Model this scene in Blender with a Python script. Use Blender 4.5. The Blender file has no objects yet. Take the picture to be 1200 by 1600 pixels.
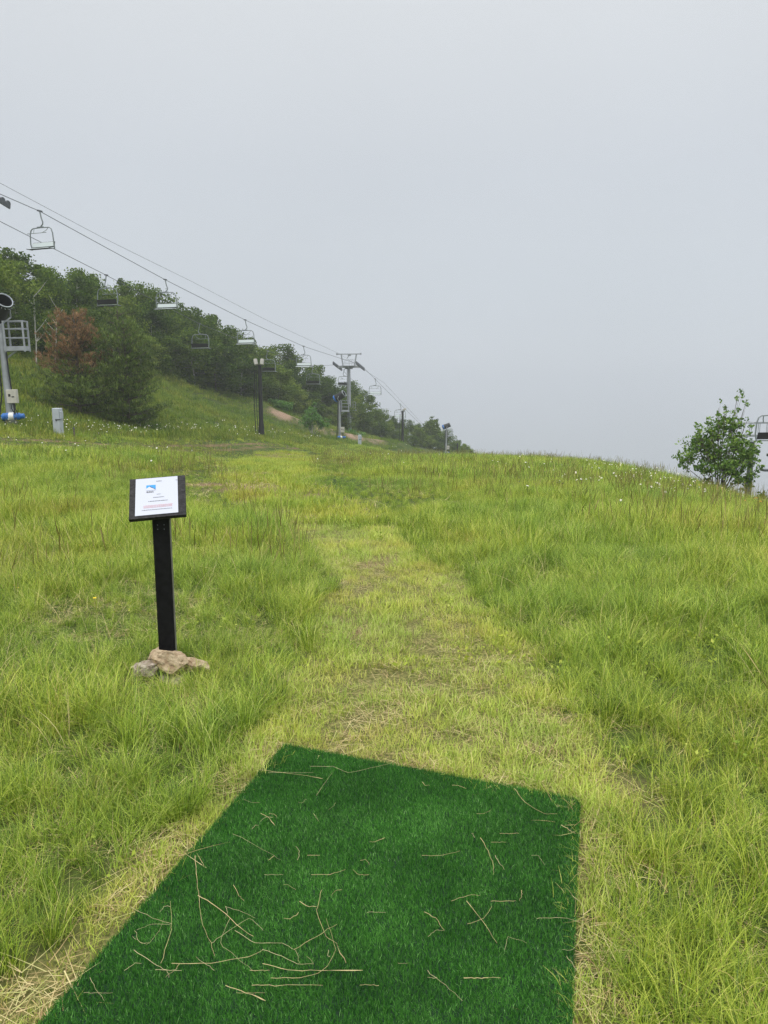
import bpy, math, random
import numpy as np
from mathutils import Vector, Matrix, Euler
R = math.radians
SC = bpy.context.scene
COL = SC.collection
rng = np.random.default_rng(7)
random.seed(7)

# ------------------------------------------------------------------ camera, world, sun, exposure
PITCH = 9.9
CAMZ = 1.65
F = 1200.0
cam_d = bpy.data.cameras.new('camera'); cam = bpy.data.objects.new('camera', cam_d); COL.objects.link(cam)
cam.location = (0, 0, CAMZ); cam.rotation_euler = (R(90-PITCH), 0, 0)
cam_d.sensor_fit = 'VERTICAL'; cam_d.sensor_height = 32.0; cam_d.lens = 32.0*F/1600
cam_d.clip_start = 0.05; cam_d.clip_end = 3000
SC.camera = cam

SUN_EL, SUN_AZ = 62, 200           # degrees; azimuth clockwise from +Y
W = bpy.data.worlds.new("World"); SC.world = W; W.use_nodes = True
nt = W.node_tree; nt.nodes.clear()
def N(t, kind, **kw):
    n = t.nodes.new(kind)
    for k, v in kw.items(): setattr(n, k, v)
    return n
sky = N(nt, 'ShaderNodeTexSky', sky_type='NISHITA', sun_disc=False, sun_elevation=R(SUN_EL), sun_rotation=R(SUN_AZ))
hsv = N(nt, 'ShaderNodeHueSaturation'); hsv.inputs['Saturation'].default_value = 0.15; hsv.inputs['Value'].default_value = 0.10
nt.links.new(sky.outputs[0], hsv.inputs['Color'])
tc = N(nt, 'ShaderNodeTexCoord'); sep = N(nt, 'ShaderNodeSeparateXYZ'); nt.links.new(tc.outputs['Generated'], sep.inputs[0])
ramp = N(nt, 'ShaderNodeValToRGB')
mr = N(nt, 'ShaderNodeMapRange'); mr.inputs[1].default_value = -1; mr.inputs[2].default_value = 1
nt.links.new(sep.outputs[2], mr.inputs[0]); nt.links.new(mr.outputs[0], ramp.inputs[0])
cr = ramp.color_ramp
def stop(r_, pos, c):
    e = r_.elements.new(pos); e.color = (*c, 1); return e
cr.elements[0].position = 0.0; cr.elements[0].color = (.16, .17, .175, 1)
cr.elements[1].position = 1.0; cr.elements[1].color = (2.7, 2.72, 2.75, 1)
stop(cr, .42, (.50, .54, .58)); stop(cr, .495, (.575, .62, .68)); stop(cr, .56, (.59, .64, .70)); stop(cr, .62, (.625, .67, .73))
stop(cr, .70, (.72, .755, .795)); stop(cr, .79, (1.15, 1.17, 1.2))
nz = N(nt, 'ShaderNodeTexNoise'); nz.inputs['Scale'].default_value = 1.3; nz.inputs['Detail'].default_value = 3
nt.links.new(tc.outputs['Generated'], nz.inputs['Vector'])
mr2 = N(nt, 'ShaderNodeMapRange'); mr2.inputs[3].default_value = .90; mr2.inputs[4].default_value = 1.10
nt.links.new(nz.outputs[0], mr2.inputs[0])
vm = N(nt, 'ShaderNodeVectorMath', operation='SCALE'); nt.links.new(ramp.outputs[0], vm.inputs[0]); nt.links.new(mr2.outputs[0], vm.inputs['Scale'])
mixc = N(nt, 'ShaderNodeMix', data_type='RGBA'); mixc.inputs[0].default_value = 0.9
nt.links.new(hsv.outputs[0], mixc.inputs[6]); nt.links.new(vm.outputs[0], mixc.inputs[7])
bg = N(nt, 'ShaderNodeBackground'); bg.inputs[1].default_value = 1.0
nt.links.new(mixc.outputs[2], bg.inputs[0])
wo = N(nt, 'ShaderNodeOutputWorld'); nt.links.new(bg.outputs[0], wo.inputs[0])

sd = bpy.data.lights.new('sun', 'SUN'); so = bpy.data.objects.new('sun', sd); COL.objects.link(so)
sd.energy = 1.5; sd.angle = R(22); sd.color = (1.0, .97, .92)
az = R(SUN_AZ); el = R(SUN_EL)
sdir = Vector((math.sin(az)*math.cos(el), math.cos(az)*math.cos(el), math.sin(el)))
so.rotation_euler = sdir.to_track_quat('Z', 'Y').to_euler(); so.location = (0, 0, 60)
vs = SC.view_settings; vs.view_transform = 'Standard'; vs.look = 'None'; vs.exposure = 0.0; vs.gamma = 1
SC.render.engine = 'CYCLES'
cy = SC.cycles
cy.max_bounces = 6; cy.diffuse_bounces = 3; cy.glossy_bounces = 2; cy.transmission_bounces = 4; cy.transparent_max_bounces = 8
cy.volume_bounces = 1
cy.use_adaptive_sampling = True; cy.adaptive_threshold = 0.015
cy.use_denoising = True; cy.denoiser = 'OPENIMAGEDENOISE'; cy.denoising_input_passes = 'RGB_ALBEDO_NORMAL'; cy.denoising_prefilter = 'NONE'

# ------------------------------------------------------------------ terrain function
def sp(x, w=1.0):                       # softplus with width w
    x = np.asarray(x, float)/w
    return w*(np.maximum(x, 0)+np.log1p(np.exp(-np.abs(x))))
def ss(a, b, x):
    t = np.clip((np.asarray(x, float)-a)/(b-a), 0, 1); return t*t*(3-2*t)
def distline(pts, x, y):
    d = np.full(np.shape(x), 1e9)
    for (ax, ay), (bx, by) in zip(pts[:-1], pts[1:]):
        L2 = (bx-ax)**2+(by-ay)**2
        t = np.clip(((x-ax)*(bx-ax)+(y-ay)*(by-ay))/L2, 0, 1)
        d = np.minimum(d, np.hypot(x-ax-t*(bx-ax), y-ay-t*(by-ay)))
    return d
def H(x, y):
    x = np.asarray(x, float); y = np.asarray(y, float)
    yp = np.maximum(y, 0)
    base = -0.0874*(yp-12*(1-np.exp(-yp/12))) - 0.000123*yp**2
    base = base - 0.0009*np.maximum(yp-76, 0)**2*ss(-2, 14, x-0.25*(yp-76))
    base = np.where(yp > 150, base-0.12*(yp-150), base)
    gentle = .055*sp(-(x+2), 2)*ss(5, 32, y)
    xe = -17.5+(y-40)*.24
    hill = .40*sp(xe-x, 2.4)*ss(18, 38, y)
    hill = np.where(hill > 16, 16+(hill-16)*.15, hill)
    rd = sp(x-(11.0+(y-22)*.19), 2.4)
    right = -.60*rd*ss(4, 20, y) - .02*rd**2*ss(4, 20, y)
    shelf = .0135*yp*ss(18, 45, y)*ss(0, 10, xe+11-x)
    mound = 1.0*np.exp(-(distline(BANKW, x, y)/1.5)**2)
    bump = shelf + mound + .05*np.sin(x*.9+1.3*np.sin(y*.31))*np.sin(y*.55+.6)*ss(4, 14, y) + .12*np.sin(x*.23+y*.17)*ss(10, 30, y)
    bump = bump + .35*np.sin(x*.31+1.0)*np.sin(y*.22)*ss(0, 4, xe-x)*ss(25, 40, y)
    z = base+gentle+hill+right+bump
    return np.where(z < -60, -60+(z+60)*.05, z)
BANKW = [(-15, 93), (-12.5, 92.5), (-9, 94.5), (-6, 98), (-3.5, 102), (0, 107), (3, 112)]
def Hs(x, y): return float(H(x, y))
CP, SP = math.cos(R(PITCH)), math.sin(R(PITCH))
def ray(px, py):
    u = (px-600)/F; v = (800-py)/F
    return (u, CP+v*SP, -SP+v*CP)
def at(px, py, Y):                      # world point seen at a pixel, at depth Y
    d = ray(px, py); t = Y/d[1]; return Vector((d[0]*t, Y, CAMZ+d[2]*t))
def gpt(px, py, lo=.6, hi=160):         # where that ray meets the ground
    d = ray(px, py); ys = np.linspace(lo, hi, 6000)**1.0
    t = ys/d[1]; dz = CAMZ+d[2]*t-H(d[0]*t, ys)
    k = np.argmax(dz < 0) if (dz < 0).any() else len(ys)-1
    t = t[k]; x = d[0]*t; y = ys[k]
    return Vector((x, y, Hs(x, y)))
def onground(px, Y, dz=0.0):            # ground point in a picture column at a given depth
    v = 0.09; x = (px-600)/F*Y/(CP+v*SP); return Vector((x, Y, Hs(x, Y)+dz))
def inpoly(poly, x, y):
    x = np.asarray(x); y = np.asarray(y); c = np.zeros(x.shape, bool); n = len(poly)
    for i in range(n):
        x1, y1 = poly[i]; x2, y2 = poly[i-1]
        if y1 == y2: continue
        c ^= ((y1 > y) != (y2 > y)) & (x < (x2-x1)*(y-y1)/(y2-y1)+x1)
    return c
_nv = rng.random((128, 128))
def vnoise(x, y, s):                    # smooth value noise, 0..1
    x = np.asarray(x)*s+37.3; y = np.asarray(y)*s+11.7
    xi = np.floor(x).astype(int); yi = np.floor(y).astype(int); fx = x-xi; fy = y-yi
    fx = fx*fx*(3-2*fx); fy = fy*fy*(3-2*fy)
    g = lambda a, b: _nv[a % 128, b % 128]
    return (g(xi, yi)*(1-fx)+g(xi+1, yi)*fx)*(1-fy)+(g(xi, yi+1)*(1-fx)+g(xi+1, yi+1)*fx)*fy

def P2(l): return [tuple(gpt(*p)[:2]) for p in l]
PATH = P2([(-120, 1600), (110, 1440), (235, 1315), (325, 1235), (405, 1160), (455, 1085), (505, 1010), (525, 940), (500, 870), (440, 820),
           (385, 795), (350, 768), (345, 745), (368, 722), (405, 706), (470, 706), (488, 715), (478, 742), (505, 765), (570, 793), (640, 845),
           (700, 895), (770, 955), (840, 1030), (900, 1110), (960, 1190), (985, 1270), (950, 1340), (930, 1420), (925, 1600)])
PATH = PATH+[(.55, .2), (-1.7, .2)]
FLAT = P2([(60, 950), (230, 900), (400, 960), (480, 1010), (470, 1080), (330, 1130), (150, 1100), (40, 1040)])
TRACK = P2([(-150, 688), (0, 691), (60, 692), (140, 695), (220, 699), (320, 700), (450, 698)])
BANK = [(x_, y_-.8) for x_, y_ in BANKW]
SPOTS = [(gpt(580, 882), .22), (gpt(610, 876), .15), (gpt(560, 990), .10), (gpt(30, 1050), .13), (gpt(100, 965), .15),
         (gpt(425, 730), 1.1), (gpt(395, 735), .9), (gpt(405, 741), 1.0), (gpt(470, 712), 2.0), (gpt(440, 715), 1.5), (gpt(350, 757), .9), (gpt(440, 772), .8), (gpt(400, 765), .9),
         (gpt(1010, 1265), .16), (gpt(390, 1050), .14)]
MATQ = [gpt(445, 1176), gpt(905, 1262)]
def pathmask(x, y):
    wob = (vnoise(x, y, 2.2)-.5)*(.22+.02*np.maximum(y, 0))
    wob2 = (vnoise(y, x, 1.1)-.5)*(.22+.02*np.maximum(y, 0))
    return inpoly(PATH, x+wob, y+wob2)
def dirt(x, y):
    n = vnoise(x, y, 1.3)*.6+vnoise(x, y, 4.1)*.4
    d = np.zeros(np.shape(x))
    for c, r in SPOTS:
        q = np.hypot((x-c.x), (y-c.y)*.8)/r
        d = np.maximum(d, np.clip(1.4-q, 0, 1)*np.clip(n*2.6-.45, 0, 1))
    tl = distline(TRACK, x, y)
    d = np.maximum(d, np.clip(1.3-np.abs(tl-.7)/.34, 0, 1)*np.clip(n*2.6-.6, 0, 1))
    return np.clip(d, 0, 1)
def bankmask(x, y):
    n = vnoise(x, y, .6)*.7+vnoise(x, y, 1.9)*.3
    return np.clip(1.5-distline(BANK, x, y)/.8, 0, 1)*np.clip(n*5-1.7, 0, 1)*np.clip((x+14.5)/1.5, 0, 1)*np.clip((.5-x)/4, 0, 1)**.5

# ------------------------------------------------------------------ materials
def mat(name, color, rough=.6, spec=.4, metal=0.0, noise=0.0, nscale=8.0, bump=0.0, color2=None):
    m = bpy.data.materials.new(name); m.use_nodes = True; t = m.node_tree
    b = t.nodes['Principled BSDF']; b.inputs['Roughness'].default_value = rough
    b.inputs['Specular IOR Level'].default_value = spec; b.inputs['Metallic'].default_value = metal
    b.inputs['Base Color'].default_value = (*color, 1)
    if noise or bump or color2:
        c = N(t, 'ShaderNodeTexCoord'); n = N(t, 'ShaderNodeTexNoise'); n.inputs['Scale'].default_value = nscale; n.inputs['Detail'].default_value = 6
        t.links.new(c.outputs['Object'], n.inputs['Vector'])
        r = N(t, 'ShaderNodeValToRGB'); r.color_ramp.elements[0].position = .3; r.color_ramp.elements[1].position = .7
        c2 = color2 if color2 else tuple(max(0, v*(1-noise)) for v in color)
        r.color_ramp.elements[0].color = (*c2, 1); r.color_ramp.elements[1].color = (*(color if color2 else tuple(min(1, v*(1+noise)) for v in color)), 1)
        t.links.new(n.outputs[0], r.inputs[0]); t.links.new(r.outputs[0], b.inputs['Base Color'])
        if bump:
            bp = N(t, 'ShaderNodeBump'); bp.inputs['Strength'].default_value = bump; bp.inputs['Distance'].default_value = .02
            t.links.new(n.outputs[0], bp.inputs['Height']); t.links.new(bp.outputs[0], b.inputs['Normal'])
    return m

def leafy(name, stops, wstops=None, wscale=.35, wamt=.5, trans=.35, rough=.55, rnd=.25, straw=None, spec=.25, wscale2=2.6):
    """colour from the per-blade tint in the mesh, shifted by patches over the ground"""
    m = bpy.data.materials.new(name); m.use_nodes = True; t = m.node_tree; L = t.links
    b = t.nodes['Principled BSDF']; b.inputs['Roughness'].default_value = rough; b.inputs['Specular IOR Level'].default_value = spec
    a = N(t, 'ShaderNodeVertexColor', layer_name='Col'); s = N(t, 'ShaderNodeSeparateColor'); L.new(a.outputs[0], s.inputs[0])
    oi = N(t, 'ShaderNodeObjectInfo')
    ad = N(t, 'ShaderNodeMath', operation='MULTIPLY_ADD'); L.new(oi.outputs['Random'], ad.inputs[0]); ad.inputs[1].default_value = rnd; L.new(s.outputs[0], ad.inputs[2])
    sb = N(t, 'ShaderNodeMath', operation='SUBTRACT'); L.new(ad.outputs[0], sb.inputs[0]); sb.inputs[1].default_value = rnd/2
    r = N(t, 'ShaderNodeValToRGB'); L.new(sb.outputs[0], r.inputs[0])
    e = r.color_ramp.elements
    e[0].position = stops[0][0]; e[0].color = (*stops[0][1], 1); e[1].position = stops[-1][0]; e[1].color = (*stops[-1][1], 1)
    for p, c in stops[1:-1]: stop(r.color_ramp, p, c)
    out = r.outputs[0]
    if wstops:
        g = N(t, 'ShaderNodeNewGeometry')
        n = N(t, 'ShaderNodeTexNoise'); n.inputs['Scale'].default_value = wscale; n.inputs['Detail'].default_value = 5; n.inputs['Roughness'].default_value = .6
        L.new(g.outputs['Position'], n.inputs['Vector'])
        r2 = N(t, 'ShaderNodeValToRGB'); L.new(n.outputs[0], r2.inputs[0]); e = r2.color_ramp.elements
        e[0].position = wstops[0][0]; e[0].color = (*wstops[0][1], 1); e[1].position = wstops[-1][0]; e[1].color = (*wstops[-1][1], 1)
        for p, c in wstops[1:-1]: stop(r2.color_ramp, p, c)
        mx = N(t, 'ShaderNodeMix', data_type='RGBA', blend_type='MULTIPLY'); mx.inputs[0].default_value = wamt
        L.new(out, mx.inputs[6]); L.new(r2.outputs[0], mx.inputs[7]); out = mx.outputs[2]
    L.new(out, b.inputs['Base Color'])
    if trans:
        tr = N(t, 'ShaderNodeBsdfTranslucent'); L.new(out, tr.inputs[0])
        ms = N(t, 'ShaderNodeMixShader'); ms.inputs[0].default_value = trans
        L.new(b.outputs[0], ms.inputs[1]); L.new(tr.outputs[0], ms.inputs[2])
        L.new(ms.outputs[0], t.nodes['Material Output'].inputs[0])
    return m

WST = [(.30, (.62, .80, .75)), (.45, (.95, 1.0, .8)), (.55, (1.15, 1.07, .85)), (.70, (1.0, .72, .55))]
M = {}
M['meadow'] = leafy('meadow_blades', [(0, (.07, .13, .013)), (.3, (.19, .30, .027)), (.58, (.385, .50, .048)), (.82, (.60, .65, .15)), (.93, (.62, .56, .26)), (1, (.58, .44, .20))], WST, .33, .75, .22, rnd=.5, spec=.4)
M['mown'] = leafy('mown_blades', [(0, (.20, .31, .04)), (.4, (.42, .53, .075)), (.7, (.62, .67, .17)), (.9, (.60, .55, .24)), (1, (.55, .42, .22))], WST, 1.1, .6, .22, rnd=.45, spec=.35)
M['cut'] = leafy('far_cut_blades', [(0, (.18, .27, .03)), (.5, (.40, .48, .07)), (.85, (.58, .58, .17)), (1, (.5, .42, .2))], WST, .6, .8, .22, rnd=.4)
M['straw'] = leafy('dry_straw', [(0, (.30, .20, .09)), (.4, (.52, .40, .18)), (.8, (.68, .57, .30)), (1, (.45, .46, .16))], None, trans=.15)
M['stem'] = leafy('seed_stems', [(0, (.13, .12, .03)), (.5, (.22, .18, .055)), (.8, (.20, .22, .05)), (1, (.42, .33, .14))], None, trans=.15)
M['hillgrass'] = leafy('hillside_blades', [(0, (.06, .12, .015)), (.4, (.15, .23, .025)), (.8, (.30, .36, .045)), (1, (.38, .34, .10))], WST, .16, .8, .25, rnd=.4)
M['pile'] = leafy('turf_pile', [(0, (.006, .045, .006)), (.4, (.038, .155, .018)), (.75, (.105, .31, .05)), (1, (.32, .55, .22))], [(.35, (.75, .75, .75)), (.65, (1.2, 1.2, 1.1))], 3.0, .6, .1, rough=.6, spec=.10)
M['backing'] = mat('turf_backing', (.006, .03, .01), .9)
M['leaf'] = leafy('broad_leaves', [(0, (.028, .065, .008)), (.4, (.075, .135, .014)), (.8, (.165, .24, .025)), (1, (.25, .31, .05))], None, rnd=.6, trans=.3, spec=.1)
M['leafmid'] = leafy('shrub_leaves', [(0, (.045, .11, .015)), (.5, (.13, .24, .03)), (.85, (.27, .39, .07)), (1, (.34, .42, .12))], None, rnd=.1, trans=.35)
M['leafhi'] = leafy('bright_leaves', [(0, (.05, .14, .02)), (.5, (.11, .25, .04)), (1, (.22, .36, .08))], None, rnd=.1, trans=.3)
M['needle'] = leafy('pine_needles', [(0, (.025, .06, .01)), (.5, (.10, .165, .025)), (1, (.26, .33, .06))], None, rnd=.1, trans=.2)
M['deadneedle'] = leafy('dead_needles', [(0, (.12, .065, .025)), (.5, (.27, .15, .06)), (1, (.40, .25, .11))], None, rnd=.1, trans=.15)
M['bark'] = mat('bark', (.13, .11, .085), .9, noise=.4, nscale=9, bump=.4)
M['palebark'] = mat('pale_bark', (.42, .41, .36), .85, noise=.25, nscale=7)
M['galv'] = mat('galvanised_steel', (.34, .36, .38), .5, .5, .35, noise=.15, nscale=3)
M['steel'] = mat('dark_steel', (.10, .11, .12), .5, .5, .3, noise=.2, nscale=5)
M['chair'] = mat('chair_tube', (.20, .23, .23), .5, .5, .2)
M['pad'] = mat('pale_seat', (.62, .68, .68), .5)
M['dark'] = mat('black_plastic', (.012, .013, .014), .6)
M['blackpaint'] = mat('black_paint', (.006, .006, .007), .6, .18, noise=.5, nscale=25, bump=.15)
M['white'] = mat('white_paint', (.72, .72, .70), .6, noise=.06, nscale=4)
M['greybox'] = mat('grey_enamel', (.42, .46, .50), .5, noise=.08, nscale=4)
M['cream'] = mat('cream_enamel', (.50, .48, .42), .6, noise=.12, nscale=5)
M['lamp'] = mat('lamp_housing_paint', (.36, .35, .31), .6, noise=.15, nscale=4)
M['blue'] = mat('blue_paint', (.02, .13, .42), .45, noise=.3, nscale=6)
M['yellow'] = mat('yellow_petals', (.85, .62, .02), .6)
M['petal'] = mat('white_petals', (.70, .70, .66), .7)
M['orange'] = mat('orange_petals', (.62, .22, .03), .7)
M['rock'] = mat('tan_rock', (.52, .42, .28), .9, noise=.4, nscale=26, bump=1.0, color2=(.24, .16, .09))
M['rock2'] = mat('grey_rock', (.48, .42, .34), .9, noise=.4, nscale=34, bump=1.0, color2=(.17, .12, .08))
M['soil'] = mat('bare_soil', (.30, .20, .14), .95, noise=.4, nscale=2.0, bump=1.0, color2=(.46, .34, .26))

# ------------------------------------------------------------------ object helpers
def tag(o, label=None, cat=None, group=None, kind=None):
    if label: o['label'] = label
    if cat: o['category'] = cat
    if group: o['group'] = group
    if kind: o['kind'] = kind
    return o
def link(name, me, m, parent=None):
    o = bpy.data.objects.new(name, me); COL.objects.link(o)
    if m is not None and not me.materials: me.materials.append(m)
    if parent is not None: o.parent = parent
    return o
def thing(name, loc, label, cat, group=None, rz=0):
    o = bpy.data.objects.new(name, None); COL.objects.link(o); o.location = loc; o.rotation_euler = (0, 0, rz)
    o.empty_display_size = .2
    return tag(o, label, cat, group)
def copy_tree(o, parent=None):
    c = o.copy(); COL.objects.link(c)
    if parent is not None: c.parent = parent
    for ch in list(o.children): copy_tree(ch, c)
    return c
class MB:
    def __init__(s): s.v = []; s.f = []
    def add(s, v, f):
        k = len(s.v); s.v += [tuple(p) for p in v]; s.f += [tuple(i+k for i in q) for q in f]; return s
    def box(s, c, d, rot=None, bev=0.0):
        x, y, z = d[0]/2, d[1]/2, d[2]/2; c = Vector(c)
        b = bev
        if b <= 0:
            v = [Vector((i*x, j*y, k*z)) for k in (-1, 1) for j in (-1, 1) for i in (-1, 1)]
            f = [(0, 2, 3, 1), (4, 5, 7, 6), (0, 1, 5, 4), (2, 6, 7, 3), (0, 4, 6, 2), (1, 3, 7, 5)]
        else:                            # chamfered along z edges
            ring = [(-x+b, -y), (x-b, -y), (x, -y+b), (x, y-b), (x-b, y), (-x+b, y), (-x, y-b), (-x, -y+b)]
            rin = [(p*(x-b*.7)/x, q*(y-b*.7)/y) for p, q in ring]
            v = [Vector((*p, -z)) for p in rin]+[Vector((*p, -z+b*.7)) for p in ring]+[Vector((*p, z-b*.7)) for p in ring]+[Vector((*p, z)) for p in rin]
            f = [tuple(range(7, -1, -1)), tuple(range(24, 32))]
            for l in range(3):
                for i in range(8): j = (i+1) % 8; f.append((l*8+i, l*8+j, l*8+8+j, l*8+8+i))
        if rot is not None: v = [rot @ p for p in v]
        return s.add([p+c for p in v], f)
    def tube(s, pts, r, seg=8, cap=True):
        pts = [Vector(p) for p in pts]; n = len(pts)
        rr = r if hasattr(r, '__len__') else [r]*n
        v = []; f = []; up = None
        for i, p in enumerate(pts):
            d = (pts[min(i+1, n-1)]-pts[max(i-1, 0)]).normalized()
            if up is None: up = Vector((0, 0, 1)) if abs(d.z) < .9 else Vector((1, 0, 0))
            a = d.cross(up).normalized(); b2 = a.cross(d).normalized(); up = b2
            for k in range(seg):
                t = 2*math.pi*k/seg; v.append(p+(a*math.cos(t)+b2*math.sin(t))*rr[i])
        for i in range(n-1):
            for k in range(seg):
                j = (k+1) % seg; f.append((i*seg+k, i*seg+j, (i+1)*seg+j, (i+1)*seg+k))
        if cap: f.append(tuple(range(seg-1, -1, -1))); f.append(tuple((n-1)*seg+k for k in range(seg)))
        return s.add(v, f)
    def bar(s, a, b, w, h=None):         # square bar between two points
        a = Vector(a); b = Vector(b); d = b-a; L = d.length
        q = d.to_track_quat('Z', 'Y').to_matrix()
        return s.box((a+b)/2, (w, h or w, L), q)
    def lathe(s, c, prof, axis=(0, 0, 1), seg=20):
        q = Vector(axis).to_track_quat('Z', 'Y').to_matrix(); c = Vector(c); v = []; f = []
        for r, z in prof:
            for k in range(seg):
                t = 2*math.pi*k/seg; v.append(c+q @ Vector((r*math.cos(t), r*math.sin(t), z)))
        for i in range(len(prof)-1):
            for k in range(seg):
                j = (k+1) % seg; f.append((i*seg+k, i*seg+j, (i+1)*seg+j, (i+1)*seg+k))
        return s.add(v, f)
    def build(s, name, m, parent=None, smooth=False):
        me = bpy.data.meshes.new(name); me.from_pydata(s.v, [], s.f); me.update()
        if smooth:
            me.polygons.foreach_set('use_smooth', [True]*len(me.polygons))
            try: me.set_sharp_from_angle(angle=R(40))
            except Exception: pass
        return link(name, me, m, parent)
def npmesh(name, V, Q, T, C=None, m=None, smooth=False):
    """mesh from arrays: V (n,3), quads (q,4), tris (t,3), colours (n,4)"""
    me = bpy.data.meshes.new(name)
    V = np.asarray(V, np.float32); nq = 0 if Q is None else len(Q); ntg = 0 if T is None else len(T)
    me.vertices.add(len(V)); me.vertices.foreach_set('co', V.ravel())
    idx = np.concatenate([np.asarray(Q, np.int32).ravel() if nq else np.zeros(0, np.int32), np.asarray(T, np.int32).ravel() if ntg else np.zeros(0, np.int32)])
    me.loops.add(len(idx)); me.loops.foreach_set('vertex_index', idx)
    st = np.concatenate([np.arange(nq)*4, nq*4+np.arange(ntg)*3]).astype(np.int32)
    me.polygons.add(nq+ntg); me.polygons.foreach_set('loop_start', st)
    if smooth: me.polygons.foreach_set('use_smooth', np.ones(nq+ntg, bool))
    me.update(calc_edges=True)
    if C is not None:
        ca = me.color_attributes.new('Col', 'FLOAT_COLOR', 'POINT'); ca.data.foreach_set('color', np.asarray(C, np.float32).ravel())
    if m is not None: me.materials.append(m)
    return me

def blades(base, az, th0, curl, Ln, w, tint, seg=3, tipf=1.4, prof=None):
    """many ribbons at once; all args arrays of length n (base n,3). returns V,Q,T,C"""
    n = len(az); lv = seg+1
    s = np.linspace(0, 1, lv)
    th = th0[:, None]+curl[:, None]*s[None, :]
    dl = (Ln/seg)[:, None]
    hx = np.concatenate([np.zeros((n, 1)), np.cumsum(np.sin(th[:, :-1])*dl, 1)], 1)
    hz = np.concatenate([np.zeros((n, 1)), np.cumsum(np.cos(th[:, :-1])*dl, 1)], 1)
    ca, sa = np.cos(az)[:, None], np.sin(az)[:, None]
    cx = base[:, 0:1]+hx*ca; cyy = base[:, 1:2]+hx*sa; cz = base[:, 2:3]+hz
    pw = (1-s**tipf*.92) if prof is None else np.interp(s, *prof)
    ww = w[:, None]*pw[None, :]*.5
    Lf = np.stack([cx-sa*ww, cyy+ca*ww, cz], 2); Rt = np.stack([cx+sa*ww, cyy-ca*ww, cz], 2)
    V = np.stack([Lf, Rt], 2).reshape(n*lv*2, 3)
    k = (np.arange(n)*lv*2)[:, None]+(np.arange(seg)*2)[None, :]
    k = k.ravel(); Q = np.stack([k, k+1, k+3, k+2], 1)
    C = np.zeros((n, lv, 2, 4)); C[..., 0] = tint[:, None, None]; C[..., 1] = s[None, :, None]; C[..., 3] = 1
    return V, Q, C.reshape(-1, 4)
def cat_parts(parts):
    V = []; Q = []; C = []; k = 0
    for v, q, c in parts: V.append(v); Q.append(q+k); C.append(c); k += len(v)
    return np.concatenate(V), np.concatenate(Q), np.concatenate(C)

def orient_quads(cen, size, asp, tint, updown=.0):
    """diamond leaves, randomly turned; cen (n,3)"""
    n = len(cen); a = rng.normal(size=(n, 3)); a /= np.linalg.norm(a, axis=1)[:, None]
    b_ = rng.normal(size=(n, 3)); b_ -= a*(a*b_).sum(1)[:, None]; b_ /= np.linalg.norm(b_, axis=1)[:, None]
    s_ = size*rng.uniform(.6, 1.3, n)
    V = np.stack([cen-a*s_[:, None]*.5, cen+b_*(s_*asp*.5)[:, None]+a*(s_*.05)[:, None], cen+a*s_[:, None]*.5, cen-b_*(s_*asp*.5)[:, None]+a*(s_*.05)[:, None]], 1).reshape(-1, 3)
    Q = np.arange(n*4).reshape(n, 4); C = np.zeros((n, 4, 4)); C[..., 0] = tint[:, None]; C[..., 3] = 1
    return V, Q, C.reshape(-1, 4)

# ------------------------------------------------------------------ ground sheet
ys = np.concatenate([np.linspace(-60, 0, 25)[:-1], np.arange(0, 12, .12), np.arange(12, 60, .3), np.arange(60, 130, .7), np.arange(130, 236, 5)])
xs = np.concatenate([np.linspace(-120, -45, 30)[:-1], np.arange(-45, -8, .45), np.arange(-8, 8, .14), np.arange(8, 40, .4), np.linspace(40, 120, 30)])
GX, GY = np.meshgrid(xs, ys); GZ = H(GX, GY)
V = np.stack([GX.ravel(), GY.ravel(), GZ.ravel()], 1); nx, ny = len(xs), len(ys)
ii = (np.arange(ny-1)[:, None]*nx+np.arange(nx-1)[None, :]).ravel()
Q = np.stack([ii, ii+1, ii+nx+1, ii+nx], 1)
C = np.zeros((len(V), 4)); C[:, 0] = dirt(V[:, 0], V[:, 1]); C[:, 1] = bankmask(V[:, 0], V[:, 1]); C[:, 2] = pathmask(V[:, 0], V[:, 1]); C[:, 3] = 1
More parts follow.
